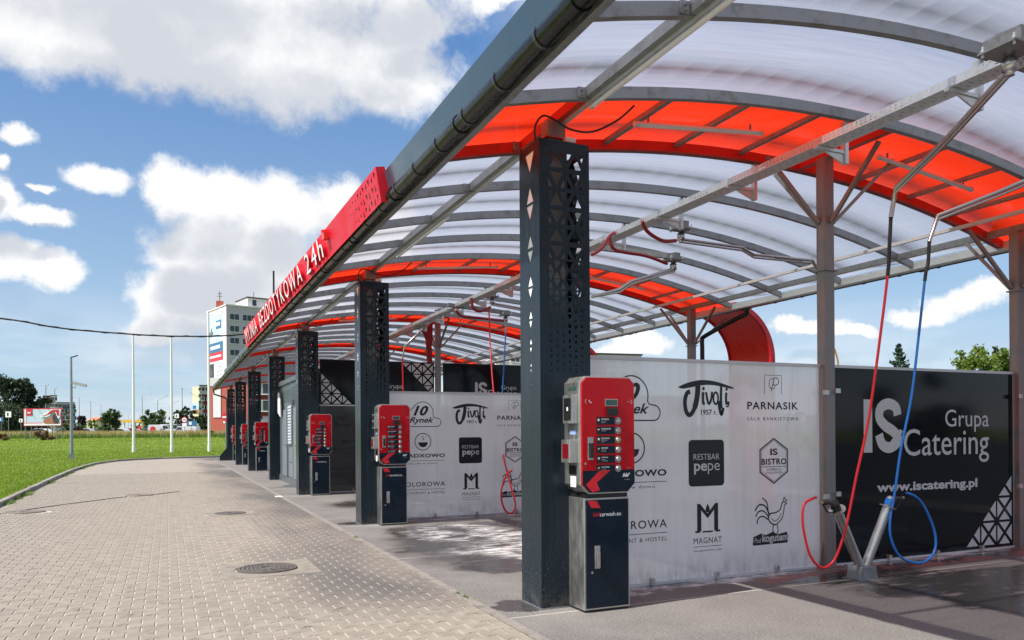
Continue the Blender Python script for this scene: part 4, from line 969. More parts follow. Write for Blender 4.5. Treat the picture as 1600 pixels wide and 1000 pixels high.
    strokes('rooster_drawing', [(S([(2.98, .50), (2.92, .52), (2.88, .57), (2.90, .62), (2.98, .63), (3.04, .66), (3.07, .73), (3.10, .74)], 6), .014), (S([(3.10, .74), (3.13, .72), (3.10, .70), (3.09, .64), (3.06, .56), (2.98, .50)], 6), .012),
        (S([(2.90, .60), (2.84, .70), (2.76, .72), (2.70, .66)], 6), .016), (S([(2.89, .58), (2.82, .65), (2.75, .65), (2.71, .60)], 6), .014), (S([(2.88, .56), (2.80, .60), (2.74, .57), (2.73, .52)], 6), .014), (S([(2.88, .62), (2.86, .74), (2.80, .79)], 6), .014),
        (S([(2.95, .50), (2.94, .44), (2.97, .40)], 4), .012), (S([(3.0, .50), (3.01, .44), (2.99, .40)], 4), .012), (S([(2.92, .57), (2.97, .54), (3.02, .57), (3.05, .62)], 6), .008), (S([(3.08, .75), (3.10, .785), (3.12, .75), (3.14, .76)], 4), .012)], m_, t, y)
    polys('ragged_plate', [[(2.67, .305), (2.70, .30), (3.14, .305), (3.15, .37), (3.13, .42), (3.0, .40), (2.94, .43), (2.84, .40), (2.78, .42), (2.68, .39)]], m_, t, y)
    T('Pod', 2.69, 2.78, .325, .375, inv, t, y-.001, .0, .2); T('kogutem', 2.795, 3.14, .305, .41, inv, t, y-.001, .03)
def smooth2d(pts, n=5): return [(p.x, p.y) for p in smooth_path([Vector((*q, 0)) for q in pts]+[Vector((*pts[0], 0))], n)[:-1]]
ink2 = mat('dim_grey_print', (.035, .038, .04), .4, 0, .05, 3); ink_dk = mat('faint_dark_print', (.004, .005, .007), .6)  # print darkened to go with the glass painted as unlit
X0, X1 = .60, 3.60
w0 = wall_frame('sponsor_wall', X0, X1, .03, 2.19, 'frosted glass wall with black restaurant logos, right of the nearest red terminal', frost, 'glass wall', 'frosted sponsor walls')
logos(w0, ink, PY-.002)
w1 = dup(w0, 'frosted glass wall with black restaurant logos seen between the two nearest perforated columns', bend(0, B), -KC)
w4 = []
for s in (4, 5, 6):
    t = wall_frame('sponsor_wall', X0, X1, .03, 2.19, ['frosted wall beyond the plant room, fifth divider', 'frosted wall of the second to last divider', 'frosted wall of the last divider'][s-4], frost, 'glass wall', 'frosted sponsor walls'); t.location = bend(0, s*B)
w2 = wall_frame('darkened_sponsor_wall', X0, X1, .03, 2.19, 'dark frosted wall with barely visible logos, behind the third terminal', frost_unlit, 'glass wall'); logos(w2, ink_dk, PY-.002); w2.location = bend(0, 2*B)

def catering(t, x0, z0, sc, y=PY-.002, web=True):
    q = lambda x, z: (x0+(x-4.263)*sc, z0+(z-1.238)*sc)
    def T(txt, xa, xb, za, zb, **k_): a = q(xa, za); b = q(xb, zb); front_text(txt, a[0], b[0], a[1], b[1], pale_ink, t, y, **k_)
    a = q(4.263, 1.238); b = q(4.395, 1.836); polys('lettering', [[(a[0], a[1]), (b[0], a[1]), (b[0], b[1]), (a[0], b[1])]], pale_ink, t, y)
    # heavy S with a slanted lower right end
    pts = smooth_path([(4.80, 1.66), (4.77, 1.75), (4.65, 1.79), (4.53, 1.74), (4.51, 1.63), (4.60, 1.54), (4.72, 1.48), (4.80, 1.41), (4.78, 1.34), (4.66, 1.29), (4.55, 1.33), (4.50, 1.44)], 7)
    strokes('lettering', [([q(*p[:2]) for p in [(v[0], v[1]) for v in pts]], .125*sc)], pale_ink, t, y)
    polys('lettering', [[q(4.60, 1.24), q(4.66, 1.225), q(4.885, 1.475), q(4.84, 1.50), q(4.70, 1.38)]], pale_ink, t, y-.0006)
    T('Grupa', 5.60, 6.385, 1.46, 1.73, bold=.0); T('Catering', 4.90, 6.385, 1.09, 1.50, bold=.002)
    if web: T('www.iscatering.pl', 4.462, 6.166, .755, .895, bold=.035)
def tri_pattern(t, pts0, m_, y=PY-.002):
    polys('triangle_pattern', pts0, m_, t, y)
def lattice(x1, z0, n, s, g, mirror=False, cut=None):
    # triangles of a square lattice filling the corner below a rising diagonal
    out = []
    for i in range(n):
        for j in range(n):
            cx, cz = x1-(i+.5)*s, z0+(j+.5)*s
            if i+j >= n: continue
            quads = [[(-1, -1), (0, 0), (-1, 1)], [(1, -1), (0, 0), (1, 1)], [(-1, -1), (0, 0), (1, -1)], [(-1, 1), (0, 0), (1, 1)]]
            for t_ in quads:
                if i+j == n-1 and t_[0] == (-1, 1): continue
                if i+j == n-1 and t_[0] == (-1, -1) and t_[2] == (-1, 1): continue
                gx, gz = sum(p[0] for p in t_)/3, sum(p[1] for p in t_)/3
                f = 1-g
                out.append([(cx+(gx+(p[0]-gx)*f)*s/2, cz+(gz+(p[1]-gz)*f)*s/2) for p in t_])
    return out
BX0, BX1 = 3.80, 6.84
blk = wall_frame('advert_wall', BX0, BX1, .03, 2.19, 'black glass wall with pale catering lettering between the two right-hand posts, behind the hoses', black_glass, 'glass wall', 'black advert walls')
catering(blk, 4.263, 1.238, 1.0)
tri_pattern(blk, lattice(6.82, .05, 3, .30, .30), pale_ink)
blk1 = dup(blk, 'second black catering wall, seen dimly through the frosted wall on the right', bend(0, B), -KC)
# double-height black upper walls at the third divider
def upper(x0, x1, label):
    t = thing('upper_advert_wall', label, 'advert wall', bend(0, 2*B, 0), -KC*2, 'upper black advert walls')
    m = MB(); m.box(x0, x1, PY, PY+.012, 2.215, 3.34); m.build('pane', black_glass, t)
    m = MB(); m.box(x0, x1, PY+.013, PY+.05, 3.30, 3.35); m.box(x0, x1, PY+.013, PY+.05, 2.2, 2.25); m.build('rail', galv, t); return t
u1 = upper(.60, 3.592, 'upper black wall with white triangles, left of the post with the dark red cover')
u2 = upper(3.84, 6.83, 'upper black wall with small catering lettering, right of the post with the dark red cover')
catering(u1, 1.50, 2.48, .58, web=False); catering(u2, 4.755, 2.50, .58, web=False)
tr = lattice(0, 0, 3, .30, .30); tri_pattern(u1, [[(3.57+a, 3.33-b) for a, b in p] for p in tr], pale_ink)
tri_pattern(u1, [[(.62-a, 2.22+b) for a, b in p] for p in lattice(0, 0, 3, .27, .30)], pale_ink)
tri_pattern(u2, [[(3.86, 2.22), (4.0, 2.30), (3.86, 2.38)]], pale_ink)
bw = wall_frame('back_wall', BX0, BX1, .03, 2.19, 'lower black wall of the third divider, hidden behind the frosted wall', black_glass, 'glass wall'); bw.location = bend(0, 2*B)

# plant room of grey sheet metal between the third and fourth dividers
pr_ = thing('plant_room', 'grey sheet-metal plant room with doors and louvres behind the columns', 'plant room', (0, 0, 0))
ya, yb_ = 2*B+.62, 3*B+.25
m = MB(); m.box(.40, 3.5, ya, yb_, .0, 2.98); m.build('wall', room_grey, pr_, bent=True)
m = MB(); m.box(.35, 3.55, ya-.04, yb_+.04, 2.985, 3.12); m.build('roof_edge', door_grey, pr_, bent=True)
m = MB(); m.box(.372, .398, ya, yb_, 0, .18); m.build('skirting', room_grey, pr_, bent=True)
def sheet(name, y0, y1, z0, z1, mt, d=.03, p=pr_): q = MB(); q.box(.40-d, .3995, y0, y1, z0, z1); return q.build(name, mt, p, bent=True, bevel=.004)
for (y0, y1) in ((15.95, 16.75), (18.15, 19.1)):
    d = sheet('door', y0, y1, .2, 2.22, door_grey); q = MB(); q.beam((.33, y0+.1, 1.15), (.33, y0+.24, 1.15), .02, .03); q.tube([(.37, y0+.1, 1.15), (.33, y0+.1, 1.15)], .018, 8); q.build('door_handle', chrome, d, bent=True)
    for zz in (.5, 1.9):
        q = MB(); q.tube([(.365, y1-.015, zz), (.365, y1-.015, zz+.1)], .014, 8); q.build('hinge', chrome, d, bent=True)
lv = sheet('louvre_panel', 17.02, 17.85, 1.15, 2.35, door_grey)
for i in range(13):
    q = MB(); z = 1.2+i*.086; q.add([(.368, 17.06, z+.065), (.368, 17.81, z+.065), (.345, 17.81, z), (.345, 17.06, z)], [(0, 1, 2, 3)]); q.add([(.345, 17.06, z), (.345, 17.81, z), (.368, 17.81, z-.004), (.368, 17.06, z-.004)], [(0, 1, 2, 3)]); q.build('louvre_slat', tray_steel, lv, bent=True)
sheet('access_panel', 17.02, 17.85, .22, .62, door_grey, .012); sheet('access_panel', 17.02, 17.85, .66, 1.08, door_grey, .012)
for y_ in (15.2, 16.85, 17.95, 19.25): sheet('wall_seam', y_, y_+.05, .19, 2.96, door_grey, .014)
sheet('upper_panel', 15.95, 19.2, 2.45, 2.92, door_grey, .01)
m = MB(); m.prism([(1.9, 2.0), (2.5, 2.15), (2.5, 2.75), (2.25, 2.78), (1.98, 2.5)], lambda a, b, d: (-.0+d, a+17.0, b), .28, .30)
tag(m.build('notice_board', white_p, None, bent=True), 'small white pennant-shaped notice hanging before the plant room wall', 'notice')
q = MB(); q.box(.24, .42, 3*B-.12, 3*B+.06, 0, .006); tag(q.build('drain_plate', cast, None, bent=True), 'flat dark plate on the ground beside the foot of the column at the plant room', 'plate')

# ------------------------------------------------------------------ roof sign
sign = thing('roof_sign', 'long red sign board with raised white letters along the roof edge', 'sign', (0, 0, 0))
SY0, SY1 = 2.15, 17.25
R5 = random.Random(5); H = []
for i in range(11):
    for j in range(3):
        s_ = min(.078, (.125-.0105*i)*(.8 if (i+j) % 3 == 0 else 1))
        if s_ < .012: continue
        cx = (SY1-SY0) - .10 - i*.13 - (j % 2)*.03; cz = .065+.115*j; f = 1 if (i+j) % 2 else -1
        H.append([(cx-s_*.45, cz-f*s_*.5), (cx+s_*.45, cz-f*s_*.5), (cx+(.25 if i % 2 else -.2)*s_, cz+f*s_*.55)])
SB = Vector((-.79, 0, 3.93)); ST = Vector((-.865, 0, 4.345)); Yv = (ST-SB).normalized(); Xv = Vector((0, -1, 0)); Zv = Xv.cross(Yv)
SM = Matrix(((Xv.x, Yv.x, Zv.x, SB.x), (Xv.y, Yv.y, Zv.y, SY1), (Xv.z, Yv.z, Zv.z, SB.z), (0, 0, 0, 1)))
L_ = SY1-SY0; hN = (ST-SB).length*.87; hF = hN*1.34
o = link('front_sheet', flat_curve('front_sheet', [[(0, 0), (L_, 0), (L_, hN), (0, hF)]]+H, .004), red_sign, sign); o.matrix_world = SM
def in_sign(mb, name, m_): o = mb.build(name, m_, sign); o.matrix_world = SM; return o
def slab(mb, poly_, d0, d1): return mb.prism(poly_, lambda a, b, d: (a, b, d), d0, d1)
# sides, back, letters (white faces with red returns)
in_sign(slab(MB(), [(0, 0), (.01, 0), (.01, hF), (0, hF)], -.10, -.0025), 'end_side', red_sign)
in_sign(slab(MB(), [(L_-.01, 0), (L_, 0), (L_, hN), (L_-.01, hN)], -.10, -.0025), 'end_side', red_sign)
in_sign(slab(MB(), [(.011, hF-.01), (L_-.011, hN-.01), (L_-.011, hN), (.011, hF)], -.10, -.0025), 'top_side', red_sign)
in_sign(slab(MB(), [(0, 0), (L_, 0), (L_, hN-.012), (0, hF-.012)], -.11, -.103), 'back_sheet', white_diff)
for word, a0, a1 in (('MYJNIA', .75, 3.55), ('BEZDOTYKOWA', 4.15, 10.3), ('24h', 10.75, 12.15)):
    sz = 1; lw_ = 0
    mes = [text_mesh(ch, 1, .0, 0, 1, .055, res=3) for ch in word]
    wd = []
    for me in mes:
        xsn = [v.co.x for v in me.vertices]; wd.append(max(xsn)-min(xsn))
    gap = .2; k_ = (a1-a0)/(sum(wd)+gap*(len(wd)-1)); x_ = a0
    for me, w_, ch in zip(mes, wd, word):
        t_ = x_/L_; top_ = hF+(hN-hF)*t_
        zlo, zhi = .05, top_*.86
        fit(me, x_, x_+w_*k_, zlo, zhi)
        o = link('letter', me, red_sign, sign); me.materials.append(white_ink)
        for p_ in me.polygons:
            if p_.normal.z > .9: p_.material_index = 1
        o.matrix_world = SM @ Matrix.Translation((0, 0, .030))
        x_ += (w_+gap)*k_
m = MB(); slab(m, [(12.35, hN*.62), (12.5, hN*.62), (12.5, hN*.85), (12.42, hN*.85), (12.42, hN*.98), (12.35, hN*.98)], .004, .08); in_sign(m, 'emblem_block', red_sheet)
m = MB()
for y_ in np.arange(3, 17, 2.2): m.beam((-.62, y_, 4.02), (-.70, y_, 4.12), .03, .03)
o = m.build('fixing_bracket', galv, sign)
m = MB(); m.tube([bend(-.8, 11.2, 4.3), bend(-.8, 11.2, 4.95)], .02, 6); tag(m.build('antenna_rod', cable_m), 'short dark rod sticking up behind the red sign board', 'rod')

# ------------------------------------------------------------------ cable tray
tray = thing('cable_tray', 'perforated zinc cable tray hung under the middle of the canopy along its whole length', 'cable tray', (0, 0, 0))
TX0, TX1, TZ = 2.76, 2.96, 4.185
mod = 1.327
def slot(cx, cy, w, h): return [(cx-w/2, cy-h/2), (cx+w/2, cy-h/2), (cx+w/2, cy+h/2), (cx-w/2, cy+h/2)]
nS = 26; pit = mod/nS
side_me = flat_curve('tray_side', [[(0, 0), (mod-.004, 0), (mod-.004, .07), (0, .07)]] + [slot((i+.5)*pit, .02+(.0 if i % 2 else .0), .025, .008) for i in range(nS)] + [slot((i+.5)*pit, .05, .008, .022) for i in range(nS)], .0015)
bot_me = flat_curve('tray_base', [[(0, 0), (mod-.004, 0), (mod-.004, TX1-TX0), (0, TX1-TX0)]] + [slot((i+.5)*pit, .03, .028, .008) for i in range(nS)] + [slot((i+.5)*pit, .17, .028, .008) for i in range(nS)] + [slot((i+.5)*pit, .10+(.022 if i % 2 else -.022), .008, .05) for i in range(nS)], .0015)
y_ = -6.9; nm = 0
plain = MB().box(0, mod-.004, 0, .0015, 0, .07); 
while y_ < 39.5:
    bx, by, _ = bend(0, y_)
    for (xx, me, rot) in ((TX0, side_me, (pi/2, 0, pi/2)), (TX1, side_me, (pi/2, 0, pi/2)), (TX1, bot_me, (0, 0, pi/2))):
        if me is side_me and y_ > 20 and xx == TX1: pass
        o = link('tray_section', me, tray_steel, tray); o.rotation_euler = rot; o.location = (bx+xx, y_, TZ if me is side_me else TZ-.001)
    y_ += mod; nm += 1
m = MB(); m.tube([(TX0+.05, -6.8, TZ+.02), (TX0+.05, 39, TZ+.02)], .016, 6); m.tube([(TX0+.11, -6.8, TZ+.02), (TX0+.11, 39, TZ+.02)], .02, 6); m.build('cable_bundle', cable_m, tray, bent=True)
def hanger(y):
    m = MB(); m.box(TX0-.03, TX1+.16, y-.02, y+.02, TZ-.035, TZ-.006); m.prism([(TX1+.13, TZ-.13), (TX1+.17, TZ-.13), (TX1+.17, zr(3)+.0), (TX1+.13, zr(3)+.0)], lambda a, b, d: (a, d, b), y-.03, y+.03)
    m.prism([(TX1+.12, TZ-.13), (TX1-.12, TZ-.04), (TX1+.12, TZ-.04)], lambda a, b, d: (a, d, b), y-.008, y+.008); m.build('tray_bracket', tray_steel, tray, bent=True)
for yy in ys:
    if yy > -4: hanger(yy+.05)

# ------------------------------------------------------------------ swinging ceiling booms and their hoses
def boom(mount, pts, label, beam_to=None, r=.021, big=1.):
    t = thing('ceiling_boom', label, 'hose boom', mount, 0, 'stainless ceiling booms'); M = Vector(mount)
    loc = lambda p: Vector(p)-M
    m = MB(); s_ = big
    m.box(-.12*s_, .12*s_, -.11*s_, .11*s_, .10, .115)
    m.build('mount_plate', galv, t)
    m = MB(); m.box(-.055*s_, .055*s_, -.10*s_, .12*s_, .117, .117+.085*s_); m.build('mount_channel', galv, t)
    m = MB()
    for i in (-1, 1):
        for j in (-1, 1): m.tube([(i*.1*s_, j*.09*s_, .08), (i*.1*s_, j*.09*s_, .16)], .011, 6); m.tube([(i*.1*s_, j*.09*s_, .116), (i*.1*s_, j*.09*s_, .13)], .019, 6)
    m.build('bolt', tray_steel, t)
    m = MB(); m.tube([(0, 0, .10), (0, 0, .05), (0, 0, .05), (0, 0, -.035), (0, 0, -.035), (0, 0, -.07)], [.034, .034, .05, .05, .03, .03], 16); m.build('swivel', chrome, t)
    m = MB(); p0 = Vector((0, 0, -.02)); m.tube([p0] + [loc(p) for p in pts], r, 8)
    d2 = Vector((0, 0, -.040)); m.tube([p0+d2] + [loc(p)+d2 for p in pts[:-1]] + [loc(pts[-1])], r*.7, 8); m.build('arm', pipe_inox, t)
    if beam_to:
        m = MB(); m.beam(loc(beam_to)+Vector((0, 0, .16)), (0, .0, .16), .09, .075); m.build('support_beam', galv, t)
    return t
def hose(pts, r, m_, name, label, cat='hose', n=7, cuff=None):
    t = thing(name, label, cat, pts[0]); O = Vector(pts[0]); P = [p-O for p in smooth_path(pts, n)]
    m = MB(); m.tube(P, r, 8); m.build('tube', m_, t)
    if cuff:
        k_ = cuff; m = MB(); m.tube(P[:k_], r*1.35, 8); m.build('strain_relief', rubber, t)
    return t
e1 = Vector((3.46, -.68, 3.46)); a1_ = [aty(1565, 128, -2.02), aty(1480, 215, -1.5), aty(1400, 293, -.70), aty(1392, 340, -.68)]
boom(aty(1578, 103, -2.28), [a1_[1], a1_[2], a1_[3]], 'stainless boom at the top right corner, bent down to the red hose', None, big=1.25)
a2_ = [Vector((5.75, -1.15, 4.20)), aty(1600, 283, -.80), aty(1560, 300, -.70), aty(1465, 337, -.42), aty(1452, 378, -.40)]
boom(a2_[0], a2_[1:], 'stainless boom at the right edge of the picture carrying the blue hose')
b1 = [aty(1160, 387, 2.6), aty(1178, 398, 2.6), aty(1270, 407, 2.6), aty(1280, 425, 2.6)]
boom((3.37, 2.6, 4.06), b1, 'stainless boom hanging left of the mid post, its arm pointing right under the clear sheets')
b2 = [aty(985, 440, 3.4), aty(968, 452, 3.3), aty(925, 464, 3.1)]
bm2 = aty(1052, 418, 3.6); boom(bm2, b2, 'lower stainless boom ending a grey beam just right of the nearest perforated column', aty(925, 402, 4.4))
b3 = [aty(720, 480, 6.2+2.6), aty(770, 470, 8.8)]
y3 = B*2 - .9
b4m = aty(688, 492, y3); boom(b4m, [aty(672, 502, y3), aty(650, 524, y3), aty(632, 541, y3), aty(629, 560, y3)], 'boom in the third bay holding the thin dark red hose beside the second perforated column', aty(715, 488, y3))
b5m = aty(769, 472, 8.9); boom(b5m, [aty(815, 482, 8.9), aty(860, 484, 8.9)], 'boom seen just left of the nearest perforated column with the long red hose below')
b6m = aty(790, 500, 9.8); boom(b6m, [aty(790, 512, 9.8), aty(790, 520, 9.8)], 'short boom end holding the blue hose left of the nearest perforated column', aty(700, 488, 9.8))
m = MB(); m.beam(aty(608, 528, y3+1.2), aty(660, 508, y3+.4), .08, .08)
tag(m.build('support_rail', galv), 'inclined galvanised rail right of the second perforated column', 'rail')
# dark red feed hoses looping from tray to booms
def hp(L__): return [aty(a, b, y) for a, b, y in L__]
hose(hp([(1003, 345, 2.3), (1012, 362, 2.4), (1035, 376, 2.5), (1056, 376, 2.6)]), .024, dred_hose_m, 'feed_hose', 'short red feed hose dropping from the tray to the boom left of the mid post')
hose(hp([(925, 398, 3.0), (940, 388, 3.1), (952, 370, 3.2), (963, 362, 3.3)]), .024, dred_hose_m, 'feed_hose', 'red feed hose rising to the tray right beside the nearest perforated column')
hose(hp([(952, 372, 3.3), (958, 388, 3.3), (975, 394, 3.4), (1010, 400, 3.5), (1042, 412, 3.6)]), .024, dred_hose_m, 'feed_hose', 'dark red feed hose running along the grey beam to the lower boom')
hose(hp([(736, 466, 8.7), (740, 482, 8.7), (752, 486, 8.8), (766, 480, 8.9)]), .03, dred_hose_m, 'feed_hose', 'red feed hose curling beside the boom left of the nearest perforated column')
hose(hp([(712, 484, 9.0), (722, 494, 9.2), (750, 497, 9.4), (786, 501, 9.8)]), .03, dred_hose_m, 'feed_hose', 'dark red feed hose running to the boom with the blue hose')
# wash hoses
e = a1_[3]
hose([e, e+Vector((-.02, .0, -.25))] + hp([(1388, 420, -.66), (1376, 520, -.60), (1358, 650, -.5), (1338, 745, -.45), (1327, 800, -.42), (1318, 838, -.4), (1303, 876, -.36), (1284, 887, -.34), (1266, 868, -.33), (1256, 830, -.32), (1254, 802, -.31), (1259, 785, -.30), (1275, 777, -.29)]), .0125, red_hose_m, 'wash_hose',
     'bright red wash hose hanging to a loop left of the wand stand', cuff=16)
e = a2_[-1]
hose([e, e+Vector((-.02, 0, -.22))] + hp([(1446, 430, -.40), (1436, 520, -.38), (1424, 620, -.36), (1408, 700, -.33), (1398, 770, -.30), (1391, 810, -.30), (1392, 840, -.30), (1405, 868, -.31), (1428, 879, -.33), (1448, 876, -.34), (1461, 858, -.34), (1460, 830, -.33), (1446, 795, -.32), (1432, 777, -.31), (1416, 770, -.30)]), .0125, blue_hose_m, 'wash_hose',
     'bright blue wash hose hanging before the black catering wall to the wand stand', cuff=16)
hose(hp([(764, 484, 8.9), (766, 540, 8.7), (772, 620, 8.0), (784, 700, 7.2), (797, 755, 6.8), (805, 785, 6.6), (803, 798, 6.6), (796, 802, 6.6), (787, 793, 6.6), (783, 770, 6.6), (790, 745, 6.6), (800, 735, 6.65)]), .016, red_hose_m, 'wash_hose', 'thin red wash hose with a teardrop loop before the second frosted wall')
hose(hp([(790, 520, 9.8), (788, 560, 9.8), (785, 614, 9.7), (782, 700, 9.6)]), .016, blue_hose_m, 'wash_hose', 'thin blue hose hanging before the small catering lettering')
hose(hp([(629, 560, y3), (629, 575, y3), (630, 612, y3-.1), (631, 680, y3-.2)]), .018, red_hose_m, 'wash_hose', 'thin dark red hose hanging right of the second perforated column')
# wand stand (V of two tubes)
st = thing('wand_stand', 'V-shaped stainless stand of two tubes on a foot at the base of the mid post', 'stand', (3.52, -.13, 0), .0)
O = Vector((3.52, -.13, 0)); l1 = aty(1308, 797, -.25)-O; l2 = aty(1387, 792, -.25)-O; f1 = Vector((-.02, -.02, .11)); f2 = Vector((.05, -.02, .11))
for a, b, nm_ in ((f1, l1, 0), (f2, l2, 1)):
    m = MB(); m.tube([a, b], .046, 18, True); tb = m.build('holder_tube', inox, st)
    d = (b-a).normalized(); m = MB(); m.tube([b-d*.004, b+d*.006], .082, 24); m.build('collar', inox if nm_ == 0 else galv, tb)
m = MB(); m.prism([(-.13, 0), (.13, 0), (.10, .13), (-.10, .13)], lambda a, b, d: (a, d, b), -.11, .06); m.build('foot_box', galv, st, bevel=.006)
m = MB(); m.box(-.15, .16, -.14, .09, .0, .008); m.build('foot_plate', galv, st)
def wand(base, d, side, lab, band=None):
    t = thing('spray_wand', lab, 'spray gun', base, 0); d = Vector(d).normalized(); s_ = Vector(side).normalized(); Z = Vector((0, 0, 0))
    m = MB(); m.tube([Z-d*.35, Z+d*.02], .016, 10); m.build('lance', inox, t)
    m = MB(); m.tube([Z+d*.0, Z+d*.05, Z+d*.10, Z+d*.115], [.04, .045, .04, .02], 14); m.build('body', black_p if band is None else galv, t)
    if band: m = MB(); m.tube([Z+d*.02, Z+d*.085], .046, 14); m.build('band', band, t)
    g0 = Z+d*.07; g1 = g0+s_*.16
    m = MB(); m.tube([g0, g0+s_*.08+d*.01, g1], [.026, .022, .018], 10); m.build('grip', black_p, t)
    m = MB(); m.tube([g0+s_*.03-d*.0, g0+s_*.05-d*.09, g0+s_*.11-d*.12, g0+s_*.155-d*.09, g1-d*.0], .008, 6); m.build('trigger_guard', black_p, t)
    m = MB(); m.tube([g0+s_*.05-d*.02, g0+s_*.08-d*.07], .008, 6); m.build('trigger', red_p if band else black_p, t)
    m = MB(); m.tube([g1, g1+s_*.035], .015, 10); m.build('coupling', brass2, t); return t
brass2 = mat('dull_brass', (.45, .36, .2), .35, .9)
wand(O+l1, (l1-f1), (-1, 0, .12), 'black spray gun with the red hose, in the left tube of the wand stand'); wand(O+l2, (l2-f2), (1, 0, .10), 'grey and blue spray gun in the right tube of the wand stand', blue_hose_m)
# dark red cover hanging by the third divider's post
m = MB(); R6 = random.Random(2); n = 14; rings = []
yq = 2*B+.15; prof_ = [(505, 632, 700), (520, 640, 702), (545, 648, 703), (560, 655, 702)]
zc = lambda py: aty(660, py, yq).z
P0 = []
for (pz, wl, wr) in ((498, 600, 722), (515, 640, 720), (532, 668, 718), (541, 672, 712), (548, 676, 716), (560, 676, 716), (566, 684, 716)):
    xa = aty(540+wl/5.33, pz, yq).x; xb = aty(540+wr/5.33, pz, yq).x; z = zc(pz); cxx = (xa+xb)/2; rx = (xb-xa)/2
    P0.append([(cxx+rx*cos(2*pi*i/n)*(1+.12*(i % 2)), yq+.09*sin(2*pi*i/n)*(1+.3*(i % 2)), z) for i in range(n)])
m.add([q for r__ in P0 for q in r__], [(i*n+k_, i*n+(k_+1) % n, (i+1)*n+(k_+1) % n, (i+1)*n+k_) for i in range(len(P0)-1) for k_ in range(n)] + [tuple(range(n))], True)
tag(m.build('hanging_cover', dark_tarp), 'dark red folded fabric cover hanging left of the post before the upper black walls', 'cover')
m = MB(); m.tube(hp([(1304, 545, 1.2), (1309, 563, 1.2), (1310, 575, 1.2)]), .012, 6); tag(m.build('yellow_strap', yellow_m), 'short yellow strap visible just above the wall, right of the mid post', 'strap')

# ------------------------------------------------------------------ poles and wires by the lawn
def pole(px, py, top, label, r0_, r1_, m_, name='flagpole', cat='flagpole', group=None, d=None):
    v = ray(px, py); P = CAM + v*((0.03-CAM.z)/v.z) if d is None else far(px, d); T = aty(px, top, P.y)
    t = thing(name, label, cat, (P.x, P.y, P.z), 0, group); H_ = T.z-P.z
    m = MB(); m.tube([(0, 0, 0), (0, 0, H_*.5), (0, 0, H_)], [r0_, (r0_+r1_)/2, r1_], 12); m.build('pole', m_, t); return t, H_
for px, py, tp, lab in ((209, 707, 524, 'leftmost of the three white flagpoles on the lawn, its tip at the cable'), (268.5, 707, 527, 'middle of the three white flagpoles on the lawn'), (327, 706, 487, 'tallest white flagpole, in front of the poster tower block')):
    t, H_ = pole(px, py, tp, lab, .115, .075, white_p, group='white flagpoles')
    m = MB(); m.tube([(0, 0, H_), (0, 0, H_+.08)], [.10, .03], 10); m.build('cap', white_p, t); m = MB(); m.tube([(0, 0, 0), (0, 0, .5)], .14, 12); m.build('base_sleeve', white_p, t)
t, H_ = pole(112, 718, 558, 'grey lamp post with a camera on the lawn at the left', .10, .06, lamp_grey, 'lamp_post', 'lamp post')
m = MB(); m.beam((0, 0, H_-.02), (.36, -.1, H_+.10), .11, .05); m.build('lamp_head', black_p, t)
m = MB(); m.tube([(0, 0, H_*.70), (.22, 0, H_*.70), (.22, 0, H_*.72)], .018, 6); m.build('camera_arm', lamp_grey, t)
m = MB(); m.beam((.10, 0, H_*.75), (.78, 0, H_*.722), .17, .17); ch_ = m.build('security_camera', white_lamp, t); m = MB(); m.tube([(.78, 0, H_*.722), (.81, 0, H_*.7205)], .06, 8); m.build('lens', black_p, ch_)
m = MB(); m.box(-.12, .12, -.12, .12, 0, .35); m.build('base_box', lamp_grey, t)
cb = [at(-200, 475, 22), at(0, 497, 22), at(90, 512, 22.5), at(175, 520, 23), at(260, 525, 23.4), at(340, 525, 23.8), at(405, 520, 24.2)]
hose([Vector(p) for p in cb], .022, cable_m, 'overhead_cable', 'thick black cable sagging across the sky from the left to the red sign', 'cable', 8)
m = MB(); c_ = [Vector(p) for p in smooth_path(cb, 8)]
m.tube([p+Vector((0, 0, .03*sin(i*1.3))) for i, p in enumerate(c_)], .008, 5); tag(m.build('stay_wire', cable_m), 'thin wire twisted round the black overhead cable', 'wire')

# ------------------------------------------------------------------ far buildings
def camframe(px, d): p = far(px, d, 0); return Vector((p.x, p.y, 0))
def slabblock(P, dirv, wlen, dep, z0, z1, m_, parent, name='wall'):
    # P front corner; dirv along the front; depth to the left-hand perpendicular pointing away
    d = Vector((dirv[0], dirv[1], 0)).normalized(); n = Vector((-d.y, d.x, 0)); 
    if n.dot(fw) < 0: n = -n
    m = MB(); q = [P, P+d*wlen, P+d*wlen+n*dep, P+n*dep]
    m.prism([(a.x, a.y) for a in q], lambda a, b, z: (a, b, z), z0, z1); m.build(name, m_, parent); return d, n
WIN = {}
def window(parent, P, d, n, w, h, cols=2, m_=None):
    # window hung on a facade: frame + panes, sharing mesh data by size
    key = (round(w, 2), round(h, 2), cols)
    if key not in WIN:
        f = MB(); t_ = .06; f.box(0, w, -.03, .05, 0, t_); f.box(0, w, -.03, .05, h-t_, h); f.box(0, t_, -.03, .05, t_+.001, h-t_-.001); f.box(w-t_, w, -.03, .05, t_+.001, h-t_-.001)
        for i in range(1, cols): f.box(w*i/cols-t_/2, w*i/cols+t_/2, -.03, .05, t_+.001, h-t_-.001)
        f.box(-.1, w+.1, -.12, -.031, -.08, -.02)
        g = MB(); g.box(t_, w-t_, .0, .02, t_, h-t_); fm = f.mesh('window'); fm.materials.append(frame_w); gm_ = g.mesh('pane'); gm_.materials.append(glass_dk); WIN[key] = (fm, gm_)
    fm, gm_ = WIN[key]; o = bpy.data.objects.new('window', fm); COL.objects.link(o); o.parent = parent; o.location = P - n*.03; o.rotation_euler = (0, 0, atan2(d.y, d.x))
    g = bpy.data.objects.new('pane', gm_); COL.objects.link(g); g.parent = o; return o
